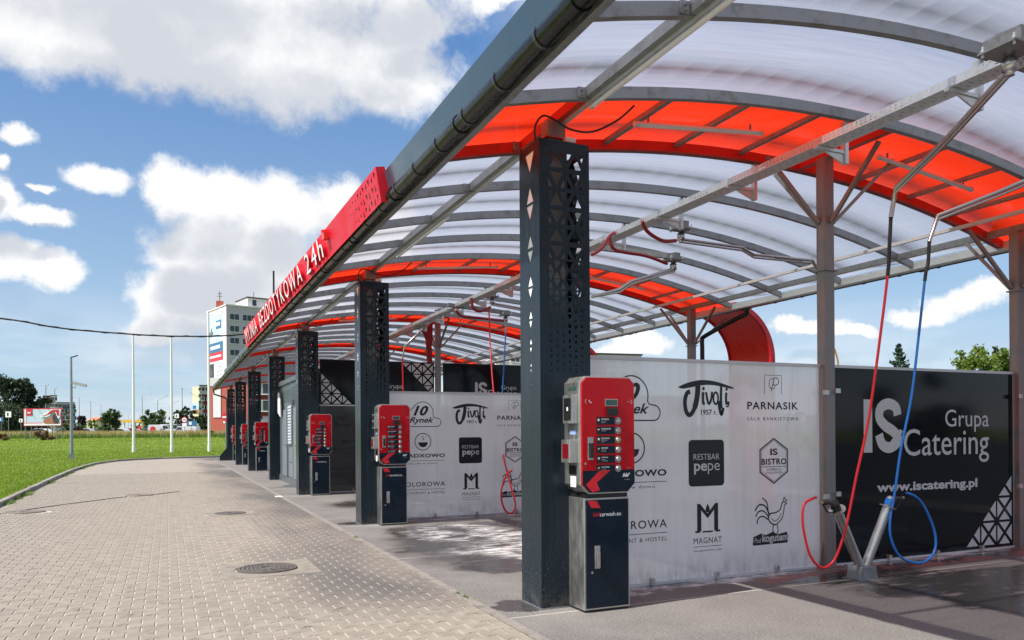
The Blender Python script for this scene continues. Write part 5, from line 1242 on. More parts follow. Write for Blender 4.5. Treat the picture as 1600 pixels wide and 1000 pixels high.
def rows(parent, P, d, n, xs_, z0, z1, dz, h=1.4, m_=None):
    z = z1
    while z > z0:
        for (x, w, c) in xs_: window(parent, Vector((P.x, P.y, z)) + d*x, d, n, w, h, c)
        z -= dz
tb_ = thing('tower_block', 'white prefabricated tower block with tall advertising banners on its end wall', 'apartment block', camframe(355, 175)); TO = Vector(tb_.location)
A = Vector((0, 0, 0)); Bv = camframe(325, 186)-TO; dl = (Bv).normalized(); dr = Vector((dl.y, -dl.x, 0)); 
if dr.dot(rt) < 0: dr = -dr
m = MB(); q = [A, dr*34, dr*34+dl*12.4, dl*Bv.length]; m.prism([(a.x, a.y) for a in q], lambda a, b, z: (a, b, z), 0, 30.6); m.build('wall', bblue, tb_)
m = MB(); q = [dr*5.2+dl*1.0-dr*0, dr*30+dl*1.0, dr*30+dl*9, dr*5.2+dl*9]; m.prism([(a.x, a.y) for a in q], lambda a, b, z: (a, b, z), 30.61, 33.0); m.build('penthouse_wall', bwhite, tb_)
m = MB(); q = [dr*5.0+dl*.8, dr*30.2+dl*.8, dr*30.2+dl*9.2, dr*5.0+dl*9.2]; m.prism([(a.x, a.y) for a in q], lambda a, b, z: (a, b, z), 33.01, 33.25); m.build('roof', roof_dk, tb_)
m = MB(); q = [dr*-.2-dl*.2, dr*34.2-dl*.2, dr*34.2+dl*1.0, dr*-.2+dl*(Bv.length+.3)]; m.prism([(a.x, a.y) for a in q], lambda a, b, z: (a, b, z), 30.61, 30.9); m.build('parapet', bwhite, tb_)
# end wall: white cladding, banners
def endpanel(name, u0, u1, z0, z1, m_, off=.06, parent=None):
    m = MB(); n_ = -dr; a = dl*(u0*Bv.length); b = dl*(u1*Bv.length); o_ = n_*off; o2 = n_*(off-.04)
    m.prism([((a+o2).x, (a+o2).y), ((b+o2).x, (b+o2).y), ((b+o_).x, (b+o_).y), ((a+o_).x, (a+o_).y)], lambda x, y, z: (x, y, z), z0, z1); return m.build(name, m_, parent or tb_)
endpanel('end_cladding', .0, 1.0, .2, 30.5, bwhite, .05)
ba = endpanel('banner', .20, .92, 22.8, 30.0, poster_sky, .12); endpanel('banner_print', .24, .5, 25.9, 27.8, poster_blue, .16, ba); endpanel('banner_print', .18, .55, 29.0, 30.0, bwhite, .16, ba); endpanel('banner_print', .28, .50, 26.5, 27.4, white_ink, .20, ba)
for i in range(4): endpanel('banner_print', .66+.07*i, .70+.07*i, 24.4, 25.6+.8*(i % 2), poster_dark, .16, ba)
bb_ = endpanel('banner', .17, .93, 20.6, 22.7, poster_blue, .12); endpanel('banner_print', .3, .8, 21.3, 22.1, white_ink, .16, bb_); bc_ = endpanel('banner', .17, .93, 18.5, 20.5, poster_red, .12); endpanel('banner_print', .25, .85, 19.3, 19.8, white_ink, .16, bc_)
bd = endpanel('banner', .15, .95, 2.5, 18.4, white_diff, .12)
for (u0, u1, z0, z1, m_) in ((.62, .90, 14.0, 18.0, poster_dark), (.66, .78, 12.2, 13.6, poster_dark), (.62, .9, 8.6, 11.6, poster_skin), (.7, .8, 9.5, 11.0, poster_dark), (.64, .86, 7.6, 8.4, poster_blue), (.72, .84, 15.2, 17.0, bwhite)): endpanel('banner_print', u0, u1, z0, z1, m_, .16, bd)
for i in range(10): endpanel('banner_text', .22, .42+.04*(i % 3), 16.9-i*.95-(2.2 if i > 3 else 0), 17.15-i*.95-(2.2 if i > 3 else 0), bgrey, .16, bd)
rows(tb_, A-dl*.02, dr, dl, [(.7, 2.2, 2), (3.6, 3.2, 3), (8.6, 2.1, 2), (12.0, 2.1, 2), (15.5, 3.2, 3), (20, 2.2, 2), (24, 2.2, 2), (28, 2.2, 2)], 5, 27.4, 2.72, 1.45)
rows(tb_, dr*0+dl*.98, dr, dl, [(6.2, 1.1, 1), (11.2, 1.1, 1), (17, 1.1, 1)], 31.0, 31.2, 5, 1.5)
m = MB(); c_ = dl*7.5+dr*.9; m.box(c_.x-.8, c_.x+.8, c_.y-.8, c_.y+.8, 30.9, 32.6); ch_ = m.build('chimney', bred, tb_)
m = MB(); m.tube([(c_.x, c_.y, 32.6), (c_.x, c_.y, 35.0)], .12, 6); m.tube([(c_.x-.6, c_.y, 33.8), (c_.x+.6, c_.y, 33.8)], .08, 5); m.tube([(c_.x-.5, c_.y, 34.4), (c_.x+.5, c_.y, 34.4)], .08, 5); m.build('mast', galv, ch_)
for k_ in (7, 12, 19): m = MB(); m.tube([tuple(dr*k_+dl*2+Vector((0, 0, 33.2))), tuple(dr*k_+dl*2+Vector((0, 0, 34.6)))], .09, 5); m.build('roof_aerial', galv, tb_)
# nearer red commercial building with white banners
rb = thing('red_shop_building', 'low brick-red building with tall white banners at the foot of the tower block', 'building', camframe(325, 118)); RO = Vector(rb.location)
d_ = (camframe(372, 118)-RO).normalized()
z_r = lambda py, d: 1.5+(677.3-py)/F*d
slabblock(Vector((0, 0, 0)), d_, 12, 9, 0.6, z_r(592, 118), bred, rb)
nn = Vector((-d_.y, d_.x, 0)); nn = -nn if nn.dot(fw) > 0 else nn
def facade(parent, name, x0, x1, z0, z1, m_, off=.08, O_=Vector((0, 0, 0)), d=d_, n=nn):
    m = MB(); a = O_+d*x0+n*off; b = O_+d*x1+n*off; a2 = O_+d*x0+n*(off-.06); b2 = O_+d*x1+n*(off-.06)
    m.prism([(a2.x, a2.y), (b2.x, b2.y), (b.x, b.y), (a.x, a.y)], lambda x, y, z: (x, y, z), z0, z1); return m.build(name, m_, parent)
facade(rb, 'banner', .85, 2.0, z_r(652, 118), z_r(604, 118), white_diff); facade(rb, 'upper_panel', .25, 2.75, z_r(603, 118), z_r(590, 118), bwhite); facade(rb, 'banner', 2.85, 4.6, z_r(650, 118), z_r(600, 118), bred, .04)
facade(rb, 'plinth', .0, 4.6, .7, z_r(661, 118), bred, .10)
# no-entry sign and small plates in front of it
def road_sign(px, d, zc_, r, kind, label, ztop=None):
    P = far(px, d); t = thing('road_sign', label, 'road sign', P); a = YAW
    X_ = Vector((cos(YAW), -sin(YAW), 0)); n_ = Vector((-fw.x, -fw.y, 0)).normalized()
    m = MB(); m.tube([(0, 0, 0), (0, 0, zc_+r)], .04, 6); m.build('post', lamp_grey, t)
    if kind == 'noentry':
        m = MB(); c = Vector((0, 0, zc_)); m.tube([c+n_*.05, c+n_*.07], r, 24); f_ = m.build('face', poster_red, t); m = MB(); m.beam(c+n_*.075-X_*r*.72, c+n_*.075+X_*r*.72, .008, r*.34); m.build('bar', white_diff, f_)
    elif kind == 'round':
        m = MB(); c = Vector((0, 0, zc_)); m.tube([c+n_*.05, c+n_*.07], r, 20); f_ = m.build('face', poster_red, t); m = MB(); m.tube([c+n_*.071, c+n_*.08], r*.78, 20); m.build('field', white_diff, f_)
        m = MB(); m.beam(c+n_*.09-X_*r*.45, c+n_*.09+X_*r*.45, .01, r*.25); m.build('symbol', black_p, f_); m = MB(); m.beam(c+n_*.06-X_*r*.8-Vector((0, 0, r*1.7)), c+n_*.06+X_*r*.8-Vector((0, 0, r*1.7)), .02, r*1.1); m.build('plate', white_diff, t)
    else:
        m = MB(); c = Vector((0, 0, zc_)); w_ = {'blue': r, 'white': r, 'wide': r*2.2}[kind]; m.beam(c+n_*.06-X_*w_, c+n_*.06+X_*w_, .02, r*2); f_ = m.build('face', poster_blue if kind != 'white' else white_diff, t)
        m = MB(); m.beam(c+n_*.08-X_*w_*.4, c+n_*.08+X_*w_*.1, .01, r*1.1); m.build('symbol', white_diff if kind != 'white' else black_p, f_)
    return t
road_sign(353, 70, 1.5+(677-648)/F*70-.2, .40, 'noentry', 'round red no-entry sign beside the last column'); road_sign(354, 90, 2.6, .35, 'white', 'small white plate sign low beside the last column')
road_sign(13.5, 112, 3.5, .42, 'white', 'white plate sign on a post at the far left, left of the billboard'); road_sign(2, 120, 2.9, .35, 'blue', 'small blue sign at the very left edge'); road_sign(33, 112, 2.6, .26, 'white', 'narrow white plate just left of the billboard')
road_sign(288.5, 122, 2.7, .45, 'round', 'round road sign with a red rim above a white plate, beside the parked vans'); road_sign(299, 126, 1.3+.9, .42, 'wide', 'wide blue sign low beside the white vans'); road_sign(276.5, 125, 3.4, .35, 'white', 'small white plate on the post left of the round road sign')
# cream/grey block
def quick_block(name, label, px0, px1, pyt, d, m_, ncol, dz=2.8, ww=1.5, dep=12, roofm=None, z0=.5, tilt=0., skip=0, top_gap=1.9, wc=2):
    P = camframe(px0, d); t = thing(name, label, 'building', P); O_ = Vector((0, 0, 0)); t0_, t1_ = (px0-800)/F, (px1-800)/F; e = camframe(px1, d*(1+t0_*t0_)/(1+t0_*t1_)*(1+tilt))-P; L__ = e.length; zt = z_r(pyt, d)
    dd, n_ = slabblock(O_, e, L__, dep, z0, zt, m_, t); m = MB(); q = [O_-dd*.2-n_*.2, dd*(L__+.2)-n_*.2, dd*(L__+.2)+n_*dep, O_-dd*.2+n_*dep]; m.prism([(a.x, a.y) for a in q], lambda a, b, z: (a, b, z), zt+.01, zt+.35); m.build('roof', roofm or roof_dk, t)
    sp = L__/ncol; rows(t, O_-n_*.02, dd, n_, [(sp*(i+.5)-ww/2, ww, wc) for i in range(skip, ncol)], z0+2, zt-top_gap, dz, 1.4); return t, dd, n_, L__, zt
t, dd, n_, L__, zt = quick_block('apartment_block', 'grey apartment block with windows attached to a cream end wall, left of the tower block', 312.5, 329, 602, 330, bgrey, 3, ww=2.4, top_gap=2.2)
P = camframe(301, 332); t2 = thing('cream_end_wall', 'tall cream end wall with a blue mural near its foot', 'building', P); e = camframe(312.2, 330)-P
slabblock(Vector((0, 0, 0)), e, e.length, 12, .5, z_r(603.5, 330), cream, t2)
e_ = e.normalized(); n2_ = Vector((-e_.y, e_.x, 0)); n2_ = -n2_ if n2_.dot(fw) > 0 else n2_
facade(t2, 'mural', .3, e.length-.2, z_r(639.5, 330), z_r(629, 330), poster_sky, .3, d=e_, n=n2_); facade(t2, 'mural', .6, e.length*.6, z_r(638, 330), z_r(633, 330), poster_blue, .4, d=e_, n=n2_); facade(t2, 'red_panel', .3, e.length-.2, z_r(645, 330), z_r(640.5, 330), orange_roof, .3, d=e_, n=n2_)
quick_block('dark_house', 'dark gabled house front before the grey apartment block', 317, 326, 617, 260, dred, 2, ww=1.6)
quick_block('stairwell_block', 'dark red slab of a distant block above the billboard', 68, 79, 617, 330, dred, 2, ww=2); quick_block('narrow_white_block', 'narrow white tower with windows right of the dark red slab above the billboard', 79.2, 88.8, 616.5, 331, bwhite, 2, ww=1.6)
quick_block('wide_white_block', 'wide pale block behind the lamp post with camera', 89.2, 117, 627.5, 345, bwhite, 6, ww=1.8); quick_block('blue_block', 'low dark-blue block behind the billboard, left of the lamp post', 99, 118, 635, 300, bbluedk, 4, ww=1.8)
quick_block('brick_gable', 'small tan building between the billboard and the lamp post', 104, 110, 644, 230, orange_roof, 1)
for (a, b, py, d, lab) in ((136, 147, 650, 280, 'row of orange tiled roofs right of the purple tree'), (147, 154, 652, 300, 'low orange roof left of the green tree'), (160, 170, 651, 310, 'orange roof partly behind the green tree')):
    P = camframe(a, d); e = camframe(b, d)-P; t = thing('tiled_house', 'distant house, '+lab, 'house', P); dd, n_ = slabblock(Vector((0, 0, 0)), e, e.length, 9, .5, z_r(py+6, d), cream, t)
    m = MB(); z0_, z1_ = z_r(py+6, d), z_r(py, d); q0, q1 = -dd*.3-n_*.3, dd*(e.length+.3)-n_*.3; r0__, r1__ = -dd*.3+n_*4.5, dd*(e.length+.3)+n_*4.5; b0, b1 = -dd*.3+n_*9.3, dd*(e.length+.3)+n_*9.3
    m.add([(q0.x, q0.y, z0_), (q1.x, q1.y, z0_), (r1__.x, r1__.y, z1_), (r0__.x, r0__.y, z1_), (b0.x, b0.y, z0_), (b1.x, b1.y, z0_)], [(0, 1, 2, 3), (3, 2, 5, 4), (0, 3, 4), (1, 5, 2)]); m.build('roof', orange_roof, t)
# filling-station canopy
P = camframe(188, 210); t = thing('filling_station', 'flat yellow filling-station canopy on posts beyond the cars', 'filling station', P); e = camframe(223, 210)-P; dd = e.normalized(); n_ = Vector((-dd.y, dd.x, 0)); 
m = MB(); q = [Vector(), e, e+n_*8, n_*8]; m.prism([(a.x, a.y) for a in q], lambda a, b, z: (a, b, z), z_r(658.5, 210), z_r(655, 210)); m.build('canopy_band', yellow_m, t)
for u in (.1, .5, .9):
    for v in (1, 7): p_ = e*u+n_*v; m = MB(); m.tube([(p_.x, p_.y, .8), (p_.x, p_.y, z_r(658.6, 210))], .2, 8); m.build('post', white_p, t)
m = MB(); q = [e*.1+n_*10, e*.95+n_*10, e*.95+n_*14, e*.1+n_*14]; m.prism([(a.x, a.y) for a in q], lambda a, b, z: (a, b, z), .8, z_r(660, 210)); m.build('kiosk', bwhite, t)
m = MB(); q = [e*.0+n_*9.8, e*.4+n_*9.8, e*.4+n_*9.95, e*.0+n_*9.95]; m.prism([(a.x, a.y) for a in q], lambda a, b, z: (a, b, z), .8, z_r(664, 210)); m.build('kiosk_sign', poster_red, t)
# dark red building glimpsed between the columns; long block beyond the bays
quick_block('dark_red_building', 'dark red building with white-framed windows glimpsed between two far columns', 399, 442, 597, 95, dred, 4, 2.1, 1.0, z0=.5, top_gap=1.5, wc=1)
quick_block('long_apartment_block', 'pale five-storey apartment block just showing above the frosted walls', 776, 1003, 552.5, 150, bwhite, 12, 2.8, 1.9, tilt=.06)

# billboard
P = far(37, 104); BO = Vector((P.x, P.y, 0)); bbd = thing('billboard', 'wide roadside billboard in a red frame with a reclining figure in a striped hat', 'billboard', (P.x, P.y, 0)); e = camframe(97.5, 104)-BO; dd = e.normalized(); n_ = Vector((-dd.y, dd.x, 0)); n_ = -n_ if n_.dot(fw) > 0 else n_
z0_, z1_ = z_r(664, 104), z_r(636, 104); Lb = e.length; Hb = z1_-z0_
def bbp(name, u0, u1, v0, v1, m_, off, par=None): return facade(par or bbd, name, u0*Lb, u1*Lb, z0_+v0*Hb, z0_+v1*Hb, m_, off, d=dd, n=n_)
bbp('frame', 0, 1, 0, 1, poster_red, .0); pn_ = bbp('poster', .025, .975, .05, .95, poster_sky, .08); bbp('poster_print', .03, .97, .05, .16, white_diff, .12, pn_); bbp('poster_print', .03, .5, .16, .20, poster_red, .12, pn_); bbp('poster_print', .085, .24, .60, .98, poster_red, .12, pn_); bbp('poster_print', .12, .2, .72, .80, white_ink, .16, pn_)
bbp('poster_print', .05, .075, .15, .95, white_ink, .12, pn_)
def art(name, polysL, m_, off):
    me = flat_curve(name, [[(a*Lb, z0_+b*Hb) for a, b in p] for p in polysL]); o = link(name, me, m_, pn_); X_ = dd; o.matrix_world = Matrix(((dd.x, 0, n_.x, BO.x+n_.x*off), (dd.y, 0, n_.y, BO.y+n_.y*off), (0, 1, 0, 0), (0, 0, 0, 1))); return o
bpy.context.view_layer.update()
sc_ = lambda L__: [(p.x, p.y) for p in smooth_path([Vector((*q, 0)) for q in L__]+[Vector((*L__[0], 0))], 5)[:-1]]
art('poster_print', [sc_([(.52, .22), (.55, .40), (.66, .45), (.78, .62), (.84, .55), (.90, .3), (.94, .15), (.6, .14)])], poster_skin, .14)
art('poster_print', [sc_([(.76, .5), (.80, .70), (.86, .60), (.92, .30), (.88, .16), (.80, .2)])], poster_dark, .16)
art('poster_print', [sc_([(.44, .55), (.52, .52), (.66, .55), (.74, .72), (.80, .80), (.86, .72), (.90, .45), (.95, .5), (.96, .8), (.88, .92), (.74, .9), (.6, .78), (.5, .66)])], white_ink, .18)
for k_ in range(5):
    o_ = k_*.035; art('poster_print', [[(p[0], p[1]) for p in sc_([(.50+o_*1.2, .58+o_), (.62+o_, .62+o_*.8), (.72+o_, .80+o_*.3), (.80+o_*.8, .88), (.86+o_*.4, .80), (.89+o_*.3, .60), (.90+o_*.3, .62), (.875+o_*.4, .84), (.80+o_*.8, .915), (.71+o_, .84+o_*.3), (.62+o_, .66+o_*.8)])]], poster_red, .20)
for u in (.03, .18, .30, .45, .60, .72, .84, .97): m = MB(); p_ = e*u - n_*.15; m.tube([(p_.x, p_.y, .8), (p_.x, p_.y, z0_+.3)], .07, 6); m.build('leg', galv, bbd)
for u in (.1, .35, .6, .85): m = MB(); p_ = e*u; m.tube([(p_.x, p_.y, z1_), (p_.x, p_.y, z1_+.25), ((p_+n_*.8).x, (p_+n_*.8).y, z1_+.35)], .03, 5); m.build('flood_lamp', black_p, bbd)
P = far(87, 108); m = MB()

# street lights
def street_light(px, pyt, arm, m_, label, H_=9.5, base=668, double=False, mast=False, d=None):
    d = d or H_*F/(base-pyt); P = far(px, d); t = thing('street_light', label, 'street light', P, 0, 'street lights along the far road'); X_ = Vector((cos(YAW), -sin(YAW), 0)); z_ = z_r(pyt, d)-P.z; a = arm*d/F
    m = MB(); m.tube([(0, 0, 0), (0, 0, z_*.5), (0, 0, z_)], [.13, .10, .07], 8); m.build('pole', m_, t)
    if not mast:
        for sg in ([1, -.3] if double else [1]):
            e_ = X_*a*sg; up__ = abs(a)*(.06 if m_ is lamp_grey else .5); m = MB(); m.tube([(0, 0, z_-.05), tuple(e_+Vector((0, 0, z_+up__)))], .05, 6); m.build('arm', m_, t)
            m = MB(); m.beam(e_+Vector((0, 0, z_+up__)), e_*1.16+Vector((0, 0, z_+up__*1.16)), .25, .1); m.build('lamp_head', lamp_grey, t)
    else:
        m = MB(); m.tube([(0, 0, z_), (0, 0, z_+.3)], .16, 8); m.build('lamp_head', lamp_grey, t)
SL = [(72, 600, -15, lamp_grey, 'tall double street light above the billboard, left one', True, False), (86, 605, -11, lamp_grey, 'second double street light above the right part of the billboard', True, False), (124, 619.5, -8.5, lamp_grey, 'street light just right of the camera lamp post', False, False),
      (142, 625, -8, lamp_grey, 'street light left of the green tree, reaching left', False, False), (158, 630, -7.5, lamp_grey, 'street light directly before the green tree', False, False), (174, 636, -7, lamp_grey, 'small faint street light above the green tree', False, False),
      (222.5, 616.5, 12, lamp_grey, 'street light with its arm to the right, between the first two flagpoles', False, False), (246.5, 625, 14, lamp_green, 'green-based street light with a raised arm, left of the middle flagpole', False, False), (266, 632, 12, lamp_green, 'green street light just left of the middle flagpole', False, False),
      (285, 608, 0, lamp_grey, 'plain tall mast between the middle and right flagpoles', False, True), (312.5, 621, -14, lamp_green, 'green street light before the cream and grey blocks', False, False), (292.5, 638, 0, lamp_grey, 'short lamp with a ball head beside the round road sign', False, True), (319, 648, 0, lamp_grey, 'short grey pole before the dark house', False, True)]
for px, pyt, arm, m_, lab, db, ms in SL: street_light(px, pyt, arm, m_, lab, 9.5 if not ms or pyt < 630 else 5.0, 668, db, ms)
for i, (px, pyt) in enumerate(((194, 648), (200.5, 645), (206, 647))): street_light(px, pyt, 3 if i % 2 else -3, lamp_grey, ['faint distant street light left of the first flagpole', 'faint distant street light close to the first flagpole', 'faint distant street light right at the first flagpole'][i], 9.5, 668)

# road, cars
rd = MB(); a = camframe(-900, 128); b = camframe(2600, 128); c = camframe(2600, 150); d__ = camframe(-900, 150)
rd.add([(p.x, p.y, 1.075) for p in (a, b, c, d__)], [(0, 1, 2, 3)]); structure(rd.build('far_road', asph))
def car(px, d, L__, H_, body_m, label, van=False, flip=False, win=True, z=1.08, logo=False):
    P = camframe(px, d); t = thing('parked_car' if not van else 'parked_van', label, 'van' if van else 'car', (P.x, P.y, z), -YAW + (pi if flip else 0))
    W2 = .85; prof_ = ([(-.5, .18), (-.5, .62), (-.485, .96), (-.44, 1.0), (.22, 1.0), (.33, .62), (.47, .52), (.5, .2)] if van else [(-.5, .25), (-.5, .55), (-.45, .64), (-.33, .97), (-.20, 1.0), (.05, .98), (.22, .65), (.44, .56), (.5, .42), (.5, .22)])
    m = MB(); m.prism([(a*L__, b*H_) for a, b in prof_], lambda a, b, dd_: (a, dd_, b), -W2, W2); m.build('body', body_m, t, bevel=.05)
    g = ([(.07, .66), (.07, .93), (.215, .93), (.305, .66)] if van else [(-.40, .66), (-.31, .92), (-.19, .95), (.04, .93), (.18, .67)])
    m = MB(); m.prism([(a*L__, b*H_) for a, b in g], lambda a, b, dd_: (a, dd_, b), -W2-.01, W2+.01); m.build('window', glass_dk, t)
    for sx in (-.31, .31):
        for sy in (-1, 1):
            m = MB(); m.tube([(sx*L__, sy*(W2-.18), .33), (sx*L__, sy*(W2+.02), .33)], .33, 14); w = m.build('wheel', rubber, t); m = MB(); m.tube([(sx*L__, sy*(W2+.021), .33), (sx*L__, sy*(W2+.03), .33)], .19, 10); m.build('rim', lamp_grey, w)
    for sy in (-.55, .55):
        m = MB(); m.box(.488*L__, .505*L__, sy-.15, sy+.15, .42*H_, .50*H_); m.build('headlight', chrome, t)
    if logo:
        me = flat_curve('emblem', [arc(-.3*L__, .62*H_, .5, 0, 360, 16)[:-1]]); on_front('emblem', me, poster_red, t, -W2-.012); me = text_mesh('dpd', .7, .02); o = on_front('lettering', fit(me, -.05*L__, .15*L__, .5*H_, .7*H_), poster_dark, t, -W2-.012)
    return t
car(70, 131, 4.4, 1.45, car_white, 'white car driving past under the billboard', z=1.15); car(139, 134, 4.3, 1.5, car_silver, 'silver car right of the purple tree'); car(149, 140, 4.2, 1.45, car_white, 'white car in the middle of the car park, left of the green tree', flip=True)
car(161, 136, 4.3, 1.45, car_blue, 'blue car before the green tree'); car(171, 150, 4.3, 1.5, car_dark, 'dark car in the shade of the green tree'); car(183, 135, 4.5, 1.45, car_white, 'white car right of the green tree', flip=True); car(194, 140, 4.4, 1.4, car_dark, 'dark car left of the red car')
car(212, 138, 4.5, 1.45, car_red, 'red car behind the first flagpole'); car(233, 145, 4.3, 1.6, car_blue, 'blue car left of the white delivery van', flip=True)
car(255, 134, 4.6, 2.05, car_white, 'white delivery van with a red emblem and letters', True, logo=True, z=1.05); car(271, 142, 4.4, 2.2, car_silver, 'pale box van behind the middle flagpole', True); car(290, 136, 4.6, 1.75, car_white, 'white van below the round road sign', True, flip=True, z=1.05)
car(306, 138, 4.3, 1.4, car_dark, 'dark car right of the white vans'); car(105, 150, 4.2, 1.5, car_silver, 'silver car behind the camera lamp post')

# ------------------------------------------------------------------ vegetation
def leaves(P_, size, rngl, flat=.0):
    n = len(P_); d1 = rngl.normal(size=(n, 3)); d1 /= np.linalg.norm(d1, axis=1)[:, None]; d2 = rngl.normal(size=(n, 3)); d2 -= (d1*d2).sum(1)[:, None]*d1; d2 /= np.linalg.norm(d2, axis=1)[:, None]
    s_ = size*rngl.uniform(.6, 1.3, (n, 1)); V = np.stack([P_-d1*s_, P_-d2*s_*.55, P_+d1*s_, P_+d2*s_*.55], 1).reshape(-1, 3)
    return V, np.arange(4*n).reshape(-1, 4)
def raw(name, V, Fc, m_, parent):
    me = bpy.data.meshes.new(name); me.vertices.add(len(V)); me.vertices.foreach_set('co', np.asarray(V, dtype=np.float32).ravel()); k_ = Fc.shape[1]
    me.loops.add(Fc.size); me.loops.foreach_set('vertex_index', Fc.ravel().astype(np.int32)); me.polygons.add(len(Fc)); me.polygons.foreach_set('loop_start', np.arange(0, Fc.size, k_, dtype=np.int32)); me.polygons.foreach_set('loop_total', np.full(len(Fc), k_, dtype=np.int32)); me.update(calc_edges=True); me.validate()
    return link(name, me, m_, parent)
def tree(name, label, P, H_, W_, m_, n=5000, leaf=.22, trunk=.25, lobes=16, seed=0, low=.15, group=None, shape='round'):
    r = np.random.default_rng(seed+11); t = thing(name, label, 'tree' if H_ > 2.2 else 'bush', P, 0, group); tk = MB(); hz_ = H_
    tk.tube([(0, 0, -.1), (.1, .05, H_*.3), (.0, .1, H_*.62)], [H_*.03, H_*.022, H_*.008], 8); C_ = []
    for i in range(lobes):
        a = r.uniform(0, 2*pi); v = r.uniform(low, .93); rad = W_/2*(sin(pi*min(1, max(.12, (v-low*.6)/(1-low*.6))**.8))**.6)*r.uniform(.25, .78)
        c = np.array([cos(a)*rad, sin(a)*rad, v*H_]); C_.append((c, r.uniform(.14, .24)*min(W_, H_)*(.8 if v > .8 else 1)))
        if i < 9: tk.tube([(0, 0, H_*min(.45, v*.6)), tuple(c*np.array([.5, .5, 1])*.0+c*.6+np.array([0, 0, H_*.12*v])), tuple(c)], [H_*.012, H_*.008, H_*.003], 5)
    tk.build('trunk', bark, t); pts = []
    per = n//lobes
    for c, rr in C_:
        # leaves cluster on twig clumps, mostly near the surface of each bough
        k_ = max(4, per//45); dirs = r.normal(size=(k_, 3)); dirs /= np.linalg.norm(dirs, axis=1)[:, None]; cc = c+dirs*rr*r.uniform(.45, 1.08, (k_, 1))*np.array([1, 1, .8])
        pts.append((cc[r.integers(0, k_, per)] + r.normal(size=(per, 3))*rr*.17))
    P_ = np.concatenate(pts); P_ = P_[P_[:, 2] > .05*H_]; V, Fc = leaves(P_, leaf, r); raw('crown', V, Fc, m_, t); return t
def willow(label, P, H_, W_, m_, n=9000, seed=3):
    r = np.random.default_rng(seed); t = thing('willow_tree', label, 'tree', P); tk = MB(); tk.tube([(0, 0, -.1), (0, 0, H_*.6)], [.3, .12], 8); pts = []
    for i in range(90):
        a = r.uniform(0, 2*pi); rr = W_/2*sqrt(r.uniform(.05, 1)); zt = H_*(1-.35*(rr/(W_/2))**2)*r.uniform(.85, 1); zb = H_*r.uniform(.05, .35); k_ = n//90
        z = r.uniform(zb, zt, k_); u = (zt-z)/(zt-zb+.1); pts.append(np.stack([cos(a)*(rr+.4*u)+r.normal(size=k_)*.12, sin(a)*(rr+.4*u)+r.normal(size=k_)*.12, z], 1))
        if i < 10: tk.tube([(0, 0, H_*.5), (cos(a)*rr*.5, sin(a)*rr*.5, zt*.98), (cos(a)*rr, sin(a)*rr, zt*.9)], [.1, .06, .02], 5)
    tk.build('trunk', bark, t); P_ = np.concatenate(pts); V, Fc = leaves(P_, .17, r); raw('crown', V, Fc, m_, t); return t
def ft(px, d, dz=0): p = far(px, d); return (p.x, p.y, p.z+dz)
def hgt(py, px, d): return z_r(py, d) - far(px, d).z
tree('broadleaf_tree', 'very large dark tree at the left edge behind the billboard', ft(6, 150), hgt(587, 6, 150), 9.5, leaf_dark, 9000, .24, lobes=22, seed=1)
tree('broadleaf_tree', 'large dark tree beside the left-edge tree, rising above the billboard', ft(34, 152), hgt(590, 34, 152), 8, leaf_dark, 8000, .24, lobes=20, seed=2)
tree('broadleaf_tree', 'dark tree behind the right part of the billboard', ft(56, 155), hgt(606, 56, 155), 6.5, leaf_dark, 6000, .24, lobes=16, seed=3)
tree('broadleaf_tree', 'dark tree filling in low between the billboard and the big trees', ft(44, 140), hgt(630, 44, 140), 6.5, leaf_dark, 5000, .22, lobes=14, seed=23, low=.05)
tree('broadleaf_tree', 'tree behind the billboard just left of the distant tower', ft(66, 175), hgt(613, 66, 175), 4, leaf_dark, 2500, .24, seed=24)
willow('drooping willow at the left edge before the dark trees', ft(9, 128), hgt(622, 9, 128), 5.6, leaf_willow); willow('smaller willow right of the left-edge willow, partly behind the billboard', ft(34, 132), hgt(628, 34, 132), 3.2, leaf_willow, 5000, 9)
tree('purple_tree', 'round dark purple-leaved tree right of the camera lamp post', ft(129, 128), hgt(649, 129, 128), 2.9, leaf_purple, 3500, .14, seed=4, low=.05); tree('broadleaf_tree', 'spreading green tree before the parked cars', ft(171, 127), hgt(640, 171, 127), 4.3, leaf_mid, 4500, .17, seed=5, low=.2)
tree('broadleaf_tree', 'small green tree left of the purple tree, behind the lamp post', ft(104, 140), hgt(650, 104, 140), 2.4, leaf_mid, 1500, .16, seed=6); tree('broadleaf_tree', 'yellowish small tree beyond the purple tree', ft(144, 170), hgt(652, 144, 170), 2.5, leaf_light, 1200, .18, seed=7)
for i, (px, d, py, w, m_, lab) in enumerate(((232, 165, 641, 5, leaf_mid, 'green tree right of the first flagpole'), (247, 170, 640, 4.5, leaf_mid, 'light tree behind the white delivery van'), (258, 175, 640, 4.5, leaf_light, 'yellow-green tree left of the middle flagpole'), (277, 165, 640, 4.5, leaf_dark, 'dark tree right of the middle flagpole'),
        (289, 170, 636, 4.5, leaf_dark, 'dark tall tree behind the round road sign'), (303, 160, 641, 5, leaf_dark, 'dark wide tree left of the red building'), (318, 158, 650, 4, leaf_dark, 'low dark tree beside the red building'), (214, 230, 655, 4, leaf_mid, 'distant low tree behind the filling station'))):
    tree('broadleaf_tree', lab, ft(px, d), hgt(py, px, d), w, m_, 3000, .2, seed=30+i, low=.08)
